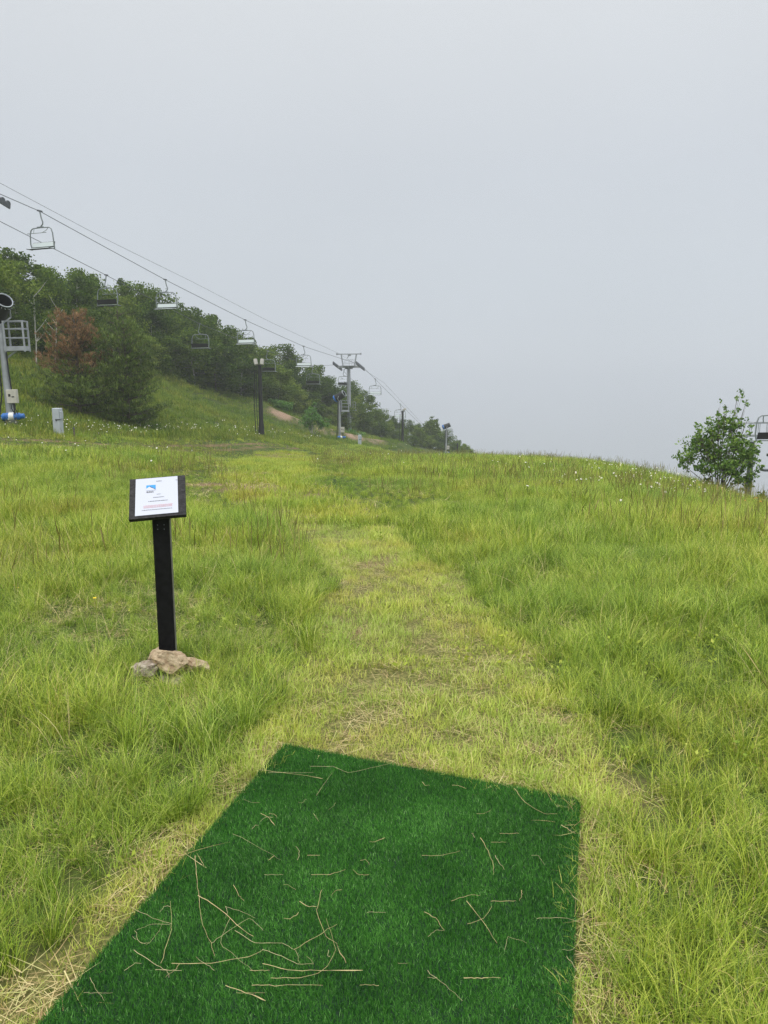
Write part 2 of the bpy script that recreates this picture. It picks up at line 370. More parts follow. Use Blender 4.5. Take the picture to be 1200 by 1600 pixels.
def ground_mat():
    m = bpy.data.materials.new('meadow_ground'); m.use_nodes = True; t = m.node_tree; L = t.links
    b = t.nodes['Principled BSDF']; b.inputs['Roughness'].default_value = .95; b.inputs['Specular IOR Level'].default_value = .1
    g = N(t, 'ShaderNodeNewGeometry'); a = N(t, 'ShaderNodeVertexColor', layer_name='Col'); s = N(t, 'ShaderNodeSeparateColor'); L.new(a.outputs[0], s.inputs[0])
    def noise(sc, det=6):
        n = N(t, 'ShaderNodeTexNoise'); n.inputs['Scale'].default_value = sc; n.inputs['Detail'].default_value = det; L.new(g.outputs['Position'], n.inputs['Vector']); return n
    def rmp(src, st):
        r = N(t, 'ShaderNodeValToRGB'); L.new(src, r.inputs[0]); e = r.color_ramp.elements
        e[0].position = st[0][0]; e[0].color = (*st[0][1], 1); e[1].position = st[-1][0]; e[1].color = (*st[-1][1], 1)
        for p, c in st[1:-1]: stop(r.color_ramp, p, c)
        return r.outputs[0]
    def mix(f, x, y):
        k = N(t, 'ShaderNodeMix', data_type='RGBA'); L.new(f, k.inputs[0]); L.new(x, k.inputs[6]); L.new(y, k.inputs[7]); return k.outputs[2]
    n1 = noise(1.2); n2 = noise(60, 9); n3 = noise(14, 10)
    grass = rmp(n1.outputs[0], [(.3, (.03, .055, .012)), (.5, (.06, .09, .02)), (.7, (.09, .10, .03))])
    mown = rmp(n2.outputs[0], [(.3, (.06, .075, .018)), (.5, (.15, .145, .05)), (.7, (.27, .24, .09))])
    soil = rmp(n2.outputs[0], [(.3, (.10, .06, .035)), (.5, (.20, .13, .08)), (.7, (.32, .22, .14))])
    bank = rmp(n3.outputs[0], [(.3, (.12, .065, .04)), (.45, (.27, .18, .12)), (.6, (.41, .30, .225)), (.75, (.22, .15, .11))])
    c = mix(s.outputs[2], grass, mown); c = mix(s.outputs[0], c, soil); c = mix(s.outputs[1], c, bank)
    L.new(c, b.inputs['Base Color'])
    bp = N(t, 'ShaderNodeBump'); bp.inputs['Strength'].default_value = .8; bp.inputs['Distance'].default_value = .08; L.new(n3.outputs[0], bp.inputs['Height']); L.new(bp.outputs[0], b.inputs['Normal'])
    return m
me = npmesh('ground', V, Q, None, C, ground_mat(), smooth=True)
tag(link('ground', me, None), kind='structure')

# ------------------------------------------------------------------ grass: tufts scattered over the ground (each kind ONE stuff object)
def tuft(name, m, n, rad, L0, L1, w, lean, curl, tint=(0, .85), seg=3, wind=(0, 0)):
    r_ = rad*np.sqrt(rng.random(n)); a_ = rng.random(n)*2*math.pi
    base = np.stack([r_*np.cos(a_), r_*np.sin(a_), np.full(n, -.01)], 1)
    az = a_+rng.normal(0, 1.1, n) if rad < .3 else rng.random(n)*2*math.pi
    if wind[1]: az = np.where(rng.random(n) < wind[1], wind[0]+rng.normal(0, .5, n), az)
    V, Q, C = blades(base, az, np.abs(rng.normal(lean, lean*.6, n)), rng.normal(curl, curl*.5, n), rng.uniform(L0, L1, n),
                     w*rng.uniform(.6, 1.3, n), np.clip(rng.beta(2, 2.4, n)*(tint[1]-tint[0])+tint[0]+(rng.random(n) > .93)*.3, 0, 1), seg)
    return bpy.data.objects.new(name, npmesh(name, V, Q, None, C, m))
def stems(name, m, n, rad, L0, L1, w=.0016, head=(.03, .008)):
    r_ = rad*np.sqrt(rng.random(n)); a_ = rng.random(n)*2*math.pi
    base = np.stack([r_*np.cos(a_), r_*np.sin(a_), np.zeros(n)], 1)
    az = rng.random(n)*2*math.pi; th = np.abs(rng.normal(.1, .1, n)); cu = np.abs(rng.normal(.25, .2, n)); Ln = rng.uniform(L0, L1, n); ti = rng.random(n)
    prof = ([0, .62, .68, .78, .93, 1], [1, .8, .8*head[1]/w/1.0, head[1]/w, .6*head[1]/w, .2])
    P = [blades(base, az, th, cu, Ln, np.full(n, w), ti, 10, prof=prof)]
    V, Q, C = cat_parts(P)
    return bpy.data.objects.new(name, npmesh(name, V, Q, None, C, m))
def lying(name, m, n, rad, L0, L1, w, z=.02, tint=(0, 1)):
    r_ = rad*np.sqrt(rng.random(n)); a_ = rng.random(n)*2*math.pi
    base = np.stack([r_*np.cos(a_), r_*np.sin(a_), rng.uniform(.002, z, n)], 1)
    V, Q, C = blades(base, rng.random(n)*2*math.pi, rng.normal(1.5, .12, n), rng.normal(.1, .25, n), rng.uniform(L0, L1, n), w*rng.uniform(.6, 1.4, n), rng.uniform(*tint, n), 3)
    return bpy.data.objects.new(name, npmesh(name, V, Q, None, C, m))
def scatter(name, label, protos, x, y, scl, dz=0.0, tilt=.12, az=None, squash=None):
    """one object whose points carry tufts"""
    n = len(x); z = H(x, y)+dz
    me = bpy.data.meshes.new(name); me.vertices.add(n); me.vertices.foreach_set('co', np.stack([x, y, z], 1).astype(np.float32).ravel())
    a = me.attributes.new('rot', 'FLOAT_VECTOR', 'POINT')
    rot = np.stack([rng.normal(0, tilt, n), rng.normal(0, tilt, n), rng.random(n)*2*math.pi if az is None else az], 1)
    a.data.foreach_set('vector', rot.astype(np.float32).ravel())
    a = me.attributes.new('scl', 'FLOAT_VECTOR', 'POINT')
    q = np.ones(n) if squash is None else squash
    a.data.foreach_set('vector', np.stack([scl, scl, scl*q], 1).astype(np.float32).ravel())
    a = me.attributes.new('idx', 'INT', 'POINT'); a.data.foreach_set('value', rng.integers(0, len(protos), n).astype(np.int32))
    o = link(name, me, protos[0].data.materials[0]); tag(o, label, kind='stuff')
    c = bpy.data.collections.new(name+'_tufts')
    for p in protos: c.objects.link(p)
    g = bpy.data.node_groups.new(name+'_scatter', 'GeometryNodeTree')
    g.interface.new_socket('Geometry', in_out='INPUT', socket_type='NodeSocketGeometry'); g.interface.new_socket('Geometry', in_out='OUTPUT', socket_type='NodeSocketGeometry')
    gi = g.nodes.new('NodeGroupInput'); go = g.nodes.new('NodeGroupOutput')
    ip = g.nodes.new('GeometryNodeInstanceOnPoints'); ci = g.nodes.new('GeometryNodeCollectionInfo')
    ci.inputs['Collection'].default_value = c; ci.inputs['Separate Children'].default_value = True; ci.inputs['Reset Children'].default_value = True
    ip.inputs['Pick Instance'].default_value = True
    g.links.new(gi.outputs[0], ip.inputs['Points']); g.links.new(ci.outputs[0], ip.inputs['Instance'])
    for nm, dt, sock in (('rot', 'FLOAT_VECTOR', 'Rotation'), ('scl', 'FLOAT_VECTOR', 'Scale'), ('idx', 'INT', 'Instance Index')):
        na = g.nodes.new('GeometryNodeInputNamedAttribute'); na.data_type = dt; na.inputs['Name'].default_value = nm
        src = [s_ for s_ in na.outputs if s_.enabled and s_.name == 'Attribute'][0]
        g.links.new(src, ip.inputs[sock])
    g.links.new(ip.outputs[0], go.inputs[0])
    md = o.modifiers.new('scatter', 'NODES'); md.node_group = g
    return o
def cand(y0, y1, dens, k=.60, extra=1.2):
    """random points in the visible wedge between two depths, dens per m2"""
    area = (k*(y0+y1)+2*extra)*(y1-y0); n = int(area*dens)
    y = rng.uniform(y0, y1, int(n*1.6)); hw = k*y+extra; hmax = k*y1+extra
    keep = rng.random(len(y)) < hw/hmax; y = y[keep]
    x = rng.uniform(-1, 1, len(y))*(k*y+extra)
    m_ = min(n, len(y)); return x[:m_], y[:m_]
# mat rectangle
mA = Vector((MATQ[0].x, MATQ[0].y)); mB = Vector((MATQ[1].x, MATQ[1].y))
ex = (mB-mA).normalized(); MW = (mB-mA).length
ey = Vector((-ex.y, ex.x))               # away from the camera
ey = Vector((.262, .965)).normalized()
MLEN = 3.0
DET = ex.x*ey.y-ex.y*ey.x
def inmat(x, y, mg=0.0):
    u = ((x-mA.x)*ey.y-(y-mA.y)*ey.x)/DET; v = ((y-mA.y)*ex.x-(x-mA.x)*ex.y)/DET
    return (u > -mg) & (u < MW+mg) & (v < mg) & (v > -MLEN-mg)
ROCKC = gpt(266, 1050)
def inrock(x, y, r=.17): return np.hypot((x-ROCKC.x)*.85, (y-ROCKC.y+.09)*.8) < r
def notbad(x, y): return (~inmat(x, y, .01)) & (~inrock(x, y))
def tallness(x, y):                      # how high the meadow stands, by patches
    t = .52+.40*vnoise(x, y, .8)+.5*(vnoise(x, y, 3.1)-.4)
    t = np.maximum(t, .38)
    dy_ = distline(TRACK, x, y+1.6); t = t*(.30+.70*np.clip(dy_/2.6-.5, 0, 1))
    fl = inpoly(FLAT, x, y)
    t = np.where(fl, t*.62, t)
    d = distpath(x, y)
    near_ = (.8+.2*np.clip(d/(.2+.04*y), 0, 1)); far_ = .30+.7*np.clip((d-.8)/2.6, 0, 1)
    k_ = ss(9, 14, y); low_ = 1-.28*(1-ss(2.4, 4.0, y))*ss(-.2, .6, x); return t*low_*(near_*(1-k_)+far_*k_)
PB = np.array(PATH)
def distpath(x, y): return distline([tuple(p) for p in PB]+[tuple(PB[0])], x, y)

tn = [tuft('tuft', M['meadow'], 46, .065, .09, .38, .0041, .28, 1.1, seg=4) for _ in range(6)] + \
     [tuft('tuft', M['meadow'], 44, .08, .10, .38, .0040, .55, 1.4, seg=4, wind=(k, .7)) for k in (0., 2., 4.)]
tm = [tuft('tuft', M['meadow'], 50, .14, .12, .42, .0060, .25, 1.0) for _ in range(5)]
tf = [tuft('tuft', M['meadow'], 54, .28, .14, .44, .013, .22, .8) for _ in range(5)]
th_ = [tuft('tuft', M['hillgrass'], 70, .6, .14, .42, .022, .25, .8) for _ in range(5)]
ts = [tuft('tuft', M['mown'], 44, .10, .03, .12, .0036, .35, .9, tint=(.05, .95)) for _ in range(6)]
tsf = [tuft('tuft', M['cut'], 60, .28, .05, .17, .009, .4, .8, tint=(-.1, .8)) for _ in range(5)]
tl = [lying('straw', M['straw'], 30, .12, .04, .16, .0022) for _ in range(6)]
tlf = [lying('straw', M['straw'], 34, .3, .1, .3, .007) for _ in range(4)]
tst = [stems('stems', M['stem'], 5, .12, .42, .68) for _ in range(5)]
tstf = [stems('stems', M['stem'], 12, .35, .42, .66, .0025, (.03, .009)) for _ in range(4)]
tdry = [tuft('bent_stems', M['straw'], 7, .09, .18, .42, .0024, .5, 1.7, tint=(.3, .9), seg=5) for _ in range(5)]
def weedy():
    n = 22; c = np.stack([rng.normal(0, .05, n), rng.normal(0, .05, n), rng.uniform(.02, .10, n)], 1)
    V, Q, C = orient_quads(c, .024, .6, rng.uniform(.1, .6, n)); return bpy.data.objects.new('weeds', npmesh('weeds', V, Q, None, C, M['cut']))
twd = [weedy() for _ in range(4)]

def gather(bands, cond):
    X = []; Y = []
    for y0, y1, d in bands:
        x, y = cand(y0, y1, d); k = cond(x, y); X.append(x[k]); Y.append(y[k])
    return np.concatenate(X), np.concatenate(Y)
meadow = lambda x, y: notbad(x, y) & ~inmat(x, y, .035) & ~pathmask(x, y) & (rng.random(len(x)) > dirt(x, y)*.95)
hillzone = lambda x, y: (x < -17.5+(y-40)*.24+3) & (y > 34)
x, y = gather([(.4, 3, 300), (3, 8, 200)], lambda x, y: meadow(x, y) & (rng.random(len(x)) < .75+.6*vnoise(x, y, 4.5))); scatter('near_meadow_grass', 'tall green and yellow meadow grass beside the turf mat', tn, x, y, tallness(x, y)*rng.uniform(.8, 1.15, len(x)))
x, y = gather([(8, 20, 72)], meadow); scatter('meadow_grass', 'tall green meadow grass either side of the mown path', tm, x, y, tallness(x, y)*rng.uniform(.75, 1.15, len(x)))
x, y = gather([(20, 45, 17), (45, 95, 8)], lambda x, y: meadow(x, y) & (bankmask(x, y) < .4) & ~hillzone(x, y)); scatter('far_meadow_grass', 'meadow grass running up to the crest', tf, x, y, tallness(x, y)*rng.uniform(.8, 1.25, len(x)))
x, y = gather([(34, 70, 5), (70, 130, 2.6)], lambda x, y: hillzone(x, y) & (bankmask(x, y) < .35) & (rng.random(len(x)) > dirt(x, y))); scatter('hillside_grass', 'rough green grass on the slope below the trees', th_, x, y, (.6+.7*vnoise(x, y, .4))*rng.uniform(.8, 1.3, len(x)))
edgeband = lambda x, y: notbad(x, y) & inmat(x, y, .13) & (y > .9)
mowncond = lambda x, y: notbad(x, y) & pathmask(x, y) & (rng.random(len(x)) > dirt(x, y)*.95)
x, y = gather([(.4, 4, 300), (4, 10, 170)], lambda x, y: mowncond(x, y) & (rng.random(len(x)) < .25+1.1*vnoise(x, y, 2.6))); x2, y2 = gather([(.9, 4, 170)], edgeband); x = np.concatenate([x, x2]); y = np.concatenate([y, y2]); scatter('mown_grass', 'short pale green mown grass of the path', ts, x, y, (.5+.7*vnoise(x, y, 2.3))*rng.uniform(.65, 1.2, len(x)))
x, y = gather([(10, 40, 22), (40, 75, 9)], mowncond); scatter('far_mown_grass', 'short mown grass where the path bends away', tsf, x, y, rng.uniform(.7, 1.3, len(x)))
strawc = lambda x, y: notbad(x, y) & (rng.random(len(x)) < np.where(pathmask(x, y), .03+.55*vnoise(x, y, 1.7)**1.5, .12+.5*inpoly(FLAT, x, y)))
x, y = gather([(.4, 4, 160), (4, 10, 55)], strawc); x2, y2 = gather([(.9, 4, 90)], edgeband); x = np.concatenate([x, x2]); y = np.concatenate([y, y2]); scatter('dry_straw', 'cut dry straw lying on the mown path', tl, x, y, rng.uniform(.7, 1.3, len(x)), dz=.005, tilt=.05)
x, y = gather([(10, 40, 8)], strawc); scatter('far_dry_straw', 'cut straw lying along the far path', tlf, x, y, rng.uniform(.7, 1.2, len(x)), dz=.01, tilt=.04)
x, y = gather([(.8, 4, 16), (4, 10, 9)], lambda x, y: notbad(x, y) & ~pathmask(x, y)); scatter('bent_dry_stems', 'dead bent stems mixed through the near meadow', tdry, x, y, rng.uniform(.6, 1.2, len(x))*np.where(y < 3.2, .55, 1.0), tilt=.2)
x, y = gather([(.9, 5, 7), (5, 12, 3)], lambda x, y: notbad(x, y) & (vnoise(x, y, 1.4) > .5)); scatter('ground_weeds', 'small broad leaved weeds low in the grass', twd, x, y, rng.uniform(.6, 1.3, len(x)), tilt=.2)
stemc = lambda x, y: meadow(x, y) & (rng.random(len(x)) < np.clip(vnoise(x, y, .5)*2.2-.6, 0, 1)*.6) & ~inpoly(FLAT, x, y)
x, y = gather([(2.6, 4.5, 3), (4.5, 9, 12), (9, 20, 14)], stemc); scatter('seed_stems', 'brown seed heads standing above the meadow grass', tst, x, y, rng.uniform(.7, 1.05, len(x)))
x, y = gather([(20, 80, 2.2)], lambda x, y: stemc(x, y) & ~hillzone(x, y)); scatter('far_seed_stems', 'brown seed heads in the far meadow', tstf, x, y, rng.uniform(.8, 1.15, len(x)))


# ------------------------------------------------------------------ turf mat
def matpt(u, v): return (mA.x+ex.x*u+ey.x*v, mA.y+ex.y*u+ey.y*v)
def matz(x, y): return H(x, y)+.030
mt = thing('turf_mat', (*matpt(MW/2, -MLEN/2), Hs(*matpt(MW/2, -MLEN/2))), 'rectangular dark green artificial turf tee mat lying on the mown grass', 'turf mat')
MO = mt.location.copy()
nu, nv_ = 12, 26
us = np.linspace(0, MW, nu+1); vsx = np.linspace(-MLEN, 0, nv_+1)
V = []
for top in (1, 0):
    for v_ in vsx:
        for u_ in us:
            x_, y_ = matpt(u_, v_); V.append((x_-MO.x, y_-MO.y, matz(x_, y_)-MO.z-(0 if top else .036)))
Fq = []; K = (nu+1)*(nv_+1)
for j in range(nv_):
    for i in range(nu):
        a = j*(nu+1)+i; Fq += [(a, a+1, a+nu+2, a+nu+1), (K+a, K+a+nu+1, K+a+nu+2, K+a+1)]
for i in range(nu):
    a = i; Fq.append((a, K+a, K+a+1, a+1)); a = nv_*(nu+1)+i; Fq.append((a, a+1, K+a+1, K+a))
for j in range(nv_):
    a = j*(nu+1); Fq.append((a, a+nu+1, K+a+nu+1, K+a)); a = j*(nu+1)+nu; Fq.append((a, K+a, K+a+nu+1, a+nu+1))
b = MB(); b.add(V, Fq); b.build('backing', M['backing'], mt)
n = 300000
uu = rng.uniform(-.004, MW+.004, n); vv = rng.uniform(-2.25, .004, n)
px_ = mA.x+ex.x*uu+ey.x*vv; py_ = mA.y+ex.y*uu+ey.y*vv
base = np.stack([px_-MO.x, py_-MO.y, matz(px_, py_)-MO.z-.001], 1)
nap = vnoise(px_, py_, 5.0)*.6+vnoise(px_, py_, 14.)*.4
w1 = gpt(690, 1300); w2 = gpt(600, 1500); wear = np.exp(-(((px_-w1.x)/.22)**2+((py_-w1.y)/.22)**2))+.8*np.exp(-(((px_-w2.x)/.13)**2+((py_-w2.y)/.30)**2))
wear = wear*(.5+vnoise(px_, py_, 9.))
tint = np.clip(rng.beta(2, 2, n)*.75+nap*.3-.08+wear*.07+(rng.random(n) > .92)*.35, 0, 1)
V, Q, C = blades(base, rng.normal(1.2, 1.6, n)+nap*2, np.abs(rng.normal(.35+.3*nap, .3, n)), rng.normal(.5, .5, n), rng.uniform(.011, .02, n), rng.uniform(.0012, .0022, n), tint, 2)
link('pile', npmesh('pile', V, Q, None, C, M['pile']), None, mt)

# dry stalks lying on the mat: each one a thing
def g_on_mat(px, py):
    p = gpt(px, py); return Vector((p.x, p.y, matz(p.x, p.y)+.017))
def stalk(pts, r=.0016, label=None, group=None, head=False, tint=.6):
    P = [g_on_mat(*p) for p in pts]
    # smooth
    Q_ = []
    for i in range(len(P)-1):
        p0 = P[max(i-1, 0)]; p1 = P[i]; p2 = P[i+1]; p3 = P[min(i+2, len(P)-1)]
        for t in (0, .25, .5, .75):
            sm = .5*((2*p1)+(p2-p0)*t+(2*p0-5*p1+4*p2-p3)*t*t+(3*p1-p0-3*p2+p3)*t**3)
            q = p1.lerp(p2, t).lerp(sm, .45); q.x += random.gauss(0, .0012); q.y += random.gauss(0, .0012); Q_.append(q)
    Q_.append(P[-1])
    for q in Q_: q.z += random.uniform(0, .0015)
    o = Q_[0].copy(); n_ = len(Q_)
    rr = [r*(1-.55*i/n_) for i in range(n_)]
    if head: rr[-1] = r*.6; rr[-2] = r*1.7; rr[-3] = r*1.4
    b = MB().tube([q-o for q in Q_], rr, 5); me_o = b.build('grass_stalk', STALKM[tint > .5])
    me_o.location = o; tag(me_o, label, 'grass stalk', group); return me_o
STALKM = [mat('pale_stalk', (.42, .37, .20), .6, noise=.35, nscale=25), mat('tan_stalk', (.46, .37, .18), .6, noise=.4, nscale=25)]
BIG = [([(270, 1539), (330, 1535), (390, 1522), (412, 1510)], .0022, 'long pale stalk curving up to the tangle in the lower middle of the mat', 0),
       ([(311, 1427), (340, 1446), (370, 1470), (397, 1490)], .0030, 'thick tan stalk slanting down right from a bent joint', 0),
       ([(306, 1363), (308, 1395), (312, 1426)], .0026, 'upright tan stalk standing on end of the bent joint', 0),
       ([(312, 1428), (316, 1460), (330, 1497), (337, 1520)], .0016, 'thin stalk hanging straight down below the bent joint', 0),
       ([(368, 1478), (400, 1500), (440, 1502), (462, 1515), (469, 1530)], .0018, 'looping stalk crossing the tangle with its end hooked', 1),
       ([(412, 1510), (440, 1527), (466, 1533), (490, 1533), (480, 1524)], .0018, 'pale stalk ending in a small fork right of the tangle', 1),
       ([(411, 1536), (450, 1543), (500, 1544), (567, 1546)], .0022, 'long straight stalk with a brown tip pointing right', 2),
       ([(425, 1561), (470, 1556), (505, 1548), (525, 1510), (510, 1462)], .0017, 'big hooked stalk bending from bottom centre up to the right', 0),
       ([(395, 1568), (430, 1564), (505, 1570)], .0020, 'shallow stalk lying level below the brown tipped stalk', 0),
       ([(502, 1416), (497, 1440), (495, 1455), (510, 1490), (525, 1503), (541, 1536)], .0018, 'crooked stalk dropping from a dry leaf near mat centre', 2),
       ([(468, 1432), (480, 1440), (495, 1440)], .0026, 'short flattened dry leaf at the crook of a crooked stalk', 0),
       ([(460, 1508), (495, 1487), (527, 1469)], .0018, 'straight stalk slanting up right beside the crooked stalk', 0),
       ([(254, 1532), (266, 1490), (270, 1470), (268, 1436)], .0018, 'nearly upright thin stalk left of the tangle', 0),
       ([(212, 1517), (240, 1532), (262, 1542), (265, 1553)], .0020, 'stalk lying near the left edge of the mat with a dropped end', 1),
       ([(205, 1445), (240, 1463), (270, 1470), (240, 1474), (215, 1478)], .0014, 'thin stalk doubled back near the left edge of the mat', 1),
       ([(213, 1482), (220, 1498), (235, 1497), (250, 1480), (258, 1466)], .0012, 'fine hooked curl of straw near the left mat edge', 1),
       ([(333, 1505), (345, 1490), (390, 1466), (412, 1477)], .0018, 'arched stalk over the top of the tangle', 1),
       ([(360, 1463), (345, 1500), (370, 1520), (395, 1540)], .0014, 'thin s-shaped stalk through the middle of the tangle', 1),
       ([(354, 1570), (385, 1578), (416, 1598)], .0024, 'tan stalk running off the bottom edge of the picture', 2),
       ([(133, 1584), (155, 1580), (165, 1592)], .0012, 'fine straw star piece at the bottom left of the mat', 1),
       ([(143, 1556), (155, 1578), (178, 1577)], .0012, 'fine bent straw at the bottom left corner of the mat', 1),
       ([(366, 1407), (375, 1425), (382, 1432)], .0018, 'short leaning stalk above the tangle', 0),
       ([(354, 1443), (380, 1455), (400, 1458)], .0012, 'thin level straw above the arched stalk', 1),
       ([(365, 1325), (390, 1335), (415, 1355), (440, 1365)], .0011, 'long fine curved straw in the upper left of the mat', 1),
       ([(405, 1222), (440, 1225), (480, 1232), (505, 1238)], .0018, 'long pale stalk lying along the back left corner', 2),
       ([(420, 1225), (460, 1226), (490, 1228)], .0015, 'thin stalk just behind the long back left stalk', 1),
       ([(485, 1216), (520, 1216), (545, 1224), (590, 1215), (610, 1212)], .0018, 'wavy stalk lying along the far edge of the mat', 1),
       ([(495, 1262), (505, 1245), (520, 1227)], .0015, 'slanting straw crossing near the far left corner', 1),
       ([(490, 1290), (495, 1300), (498, 1307)], .0016, 'tiny upright stalk in the upper middle of the mat', 1),
       ([(408, 1295), (420, 1296), (430, 1310)], .0020, 'small brown bent stalk in the upper left', 2),
       ([(480, 1357), (500, 1362)], .0024, 'short thick straw piece left of mat centre', 0),
       ([(487, 1394), (515, 1388), (540, 1384)], .0020, 'straight tan stalk lying level at mat centre', 0),
       ([(750, 1328), (762, 1350), (770, 1375), (770, 1393)], .0022, 'curved tan stalk bending down right of centre', 0),
       ([(658, 1357), (690, 1358), (718, 1350)], .0016, 'thin level stalk right of mat centre', 0),
       ([(728, 1434), (750, 1465), (776, 1498)], .0020, 'long stalk slanting down right through a crossed pair', 0),
       ([(730, 1470), (755, 1457), (768, 1440)], .0016, 'short stalk of the crossed pair leaning up right', 0),
       ([(765, 1436), (785, 1434), (805, 1432)], .0022, 'brown stalk lying level above the crossed pair', 0),
       ([(706, 1434), (730, 1425), (750, 1422)], .0018, 'thin stalk left of the brown level stalk', 0),
       ([(663, 1449), (680, 1462), (694, 1476)], .0020, 'short stalk slanting down left of the crossed pair', 0),
       ([(669, 1489), (680, 1478), (694, 1476)], .0014, 'fine straw meeting the short slanting stalk', 1),
       ([(838, 1462), (850, 1457), (885, 1458), (910, 1467)], .0018, 'pale stalk reaching the right edge of the mat', 1),
       ([(893, 1427), (910, 1447), (908, 1490), (895, 1507), (877, 1517)], .0018, 'pale bent stalk hanging along the right edge', 1),
       ([(884, 1521), (900, 1540), (915, 1570), (920, 1590)], .0016, 'feathery pale stalk on the lower right edge', 1),
       ([(803, 1250), (820, 1272), (850, 1290), (870, 1292)], .0022, 'long stalk in the far right corner of the mat', 0),
       ([(876, 1310), (888, 1316), (898, 1322)], .0030, 'pale seed spike in the far right corner', 0),
       ([(706, 1248), (715, 1248), (728, 1252)], .0022, 'short stalk near the middle of the far edge', 0),
       ([(660, 1243), (664, 1249), (671, 1248)], .0018, 'tiny stalk near the far edge', 0),
       ([(780, 1325), (795, 1323), (810, 1325)], .0020, 'short level stalk below the far right corner stalk', 0),
       ([(724, 1560), (740, 1554), (762, 1553)], .0032, 'pale curled seed head near the bottom right', 0),
       ([(667, 1546), (695, 1565), (722, 1593)], .0014, 'faint straw slanting down near the bottom right', 1),
       ([(788, 1510), (793, 1496), (822, 1502)], .0013, 'fine forked straw in the lower right', 1),
       ([(829, 1362), (840, 1362), (850, 1372)], .0014, 'fine straw beside the right edge', 1)]
for pts, r, lab, hd in BIG: stalk(pts, r*.40, lab, 'dry grass stalks lying on the turf mat', hd == 2, .6 if hd != 1 else .3)
for k in range(46):                     # fine short straws nobody would tell apart
    px0, py0 = random.uniform(150, 900), random.uniform(1215, 1590)
    p = gpt(px0, py0)
    if not inmat(np.array([p.x]), np.array([p.y]), -.06)[0]: continue
    a = random.uniform(0, 6.28); l = random.uniform(6, 20)*(.5+(py0-1150)/450)
    stalk([(px0, py0), (px0+l*math.cos(a), py0+l*.6*math.sin(a)), (px0+l*1.8*math.cos(a+random.gauss(0, .22)), py0+l*1.1*math.sin(a+.1))], random.choice([.0004, .0006, .0008]), 'fine short straw lying on the green turf mat', 'fine short straws on the turf mat', False, random.random())

# ------------------------------------------------------------------ sign: board on a post with a paper notice, and the stones at its foot
sb_ = gpt(264, 1048); SRZ = R(11)
sg = thing('sign_post', sb_, 'black wooden lectern sign on a square post with a white paper notice', 'sign', rz=SRZ)
topw = at(252, 800, sb_.y-.02); hpost = topw.z-sb_.z
b = MB()
b.box((0, 0, hpost/2-.1), (.094, .094, hpost+.2), bev=.006)
b.build('post', M['blackpaint'], sg)
side = MB().box((.0485, 0, hpost/2-.05), (.002, .08, hpost+.0)); side.build('post_face', mat('pale_post_side', (.16, .16, .13), .8, noise=.4, nscale=18), sg)  # thin sheet over the post's right side, coloured paler than the rest
TB = R(-50)                               # the board leans back
rotB = Matrix.Rotation(R(-3.5), 3, 'Y') @ Matrix.Rotation(TB, 3, 'X')
bc = Vector((-.015, .02, hpost+.075)); BW, BH = .312, .305
brd = MB(); npl = 7
for k in range(npl):                      # shallow planed grooves across the board
    zz = -BH/2+BH*(k+.5)/npl
    brd.box(bc+rotB @ Vector((0, 0, zz)), (BW, .024-(k % 2)*.0015, BH/npl-.0008), rotB)
bo = brd.build('board', mat('charred_board', (.022, .021, .022), .65, .25, noise=.6, nscale=40, bump=.6), sg)
up_ = rotB @ Vector((0, 0, 1)); nrm = rotB @ Vector((0, -1, 0))
def onb(x, z, d=.0): return bc+rotB @ Vector((x, 0, 0))+up_*z+nrm*(.0125+d)
PW, PH = .236, .280
def sheet(name, m, x0, x1, z0, z1, d, parent, th=.0006, skew=0):
    b = MB(); v = []
    for dd in (d, d-th):
        for (x_, z_) in ((x0, z0), (x1, z0), (x1, z1), (x0, z1)): v.append(onb(x_, z_, dd))
    b.add(v, [(0, 1, 2, 3), (4, 7, 6, 5), (0, 4, 5, 1), (1, 5, 6, 2), (2, 6, 7, 3), (3, 7, 4, 0)])
    return b.build(name, m, parent)
OX, OZ = -.004, .006
pap = sheet('paper', mat('laminated_paper', (.50, .525, .60), .35, .4), OX-PW/2, OX+PW/2, OZ-PH/2, OZ+PH/2, .003, sg, .002)
ink = mat('grey_ink', (.06, .06, .07), .7); pink = mat('pink_ink', (.58, .30, .34), .7); lblue = mat('logo_blue', (.02, .27, .72), .5); lwhite = mat('logo_white', (.52, .54, .60), .5)
def words(name, m, cx, z, wtot, h, rows=1, gap=.006):
    b = MB()
    for rw in range(rows):
        x_ = cx-wtot/2; zz = z-rw*gap
        while x_ < cx+wtot/2-.002:
            l = random.uniform(.0035, .011); l = min(l, cx+wtot/2-x_)
            q = x_
            while q < x_+l:                 # little letter strokes
                hh = h*random.uniform(.6, 1.0)
                v = [onb(a_, c_, .0042) for a_, c_ in ((OX+q, OZ+zz), (OX+q+.0014, OZ+zz), (OX+q+.0014, OZ+zz+hh), (OX+q, OZ+zz+hh))]
                b.add(v, [(0, 1, 2, 3)]); q += .0017
            x_ += l+.0028
    b.build(name, m, pap)
words('heading', ink, .012, .109, .028, .0055)
words('caption', ink, .012, .008, .022, .0045)
words('caption', ink, .010, -.015, .060, .0045)
words('caption', ink, .008, -.043, .108, .005)
words('red_text', pink, .008, -.074, .160, .0045, 3, .0075)
words('caption', ink, .004, -.106, .170, .004)
lx, lz, lw, lh = -.058, .044, .052, .040
sheet('logo', lblue, OX+lx, OX+lx+lw, OZ+lz, OZ+lz+lh, .0043, pap, .0008)
b = MB()
def pol(pts, d): b.add([onb(OX+x_, OZ+z_, d) for x_, z_ in pts], [tuple(range(len(pts)))])
pol([(lx, lz), (lx, lz+.014), (lx+.017, lz+.028), (lx+.026, lz+.020), (lx+.036, lz+.010), (lx+.044, lz)], .0046)
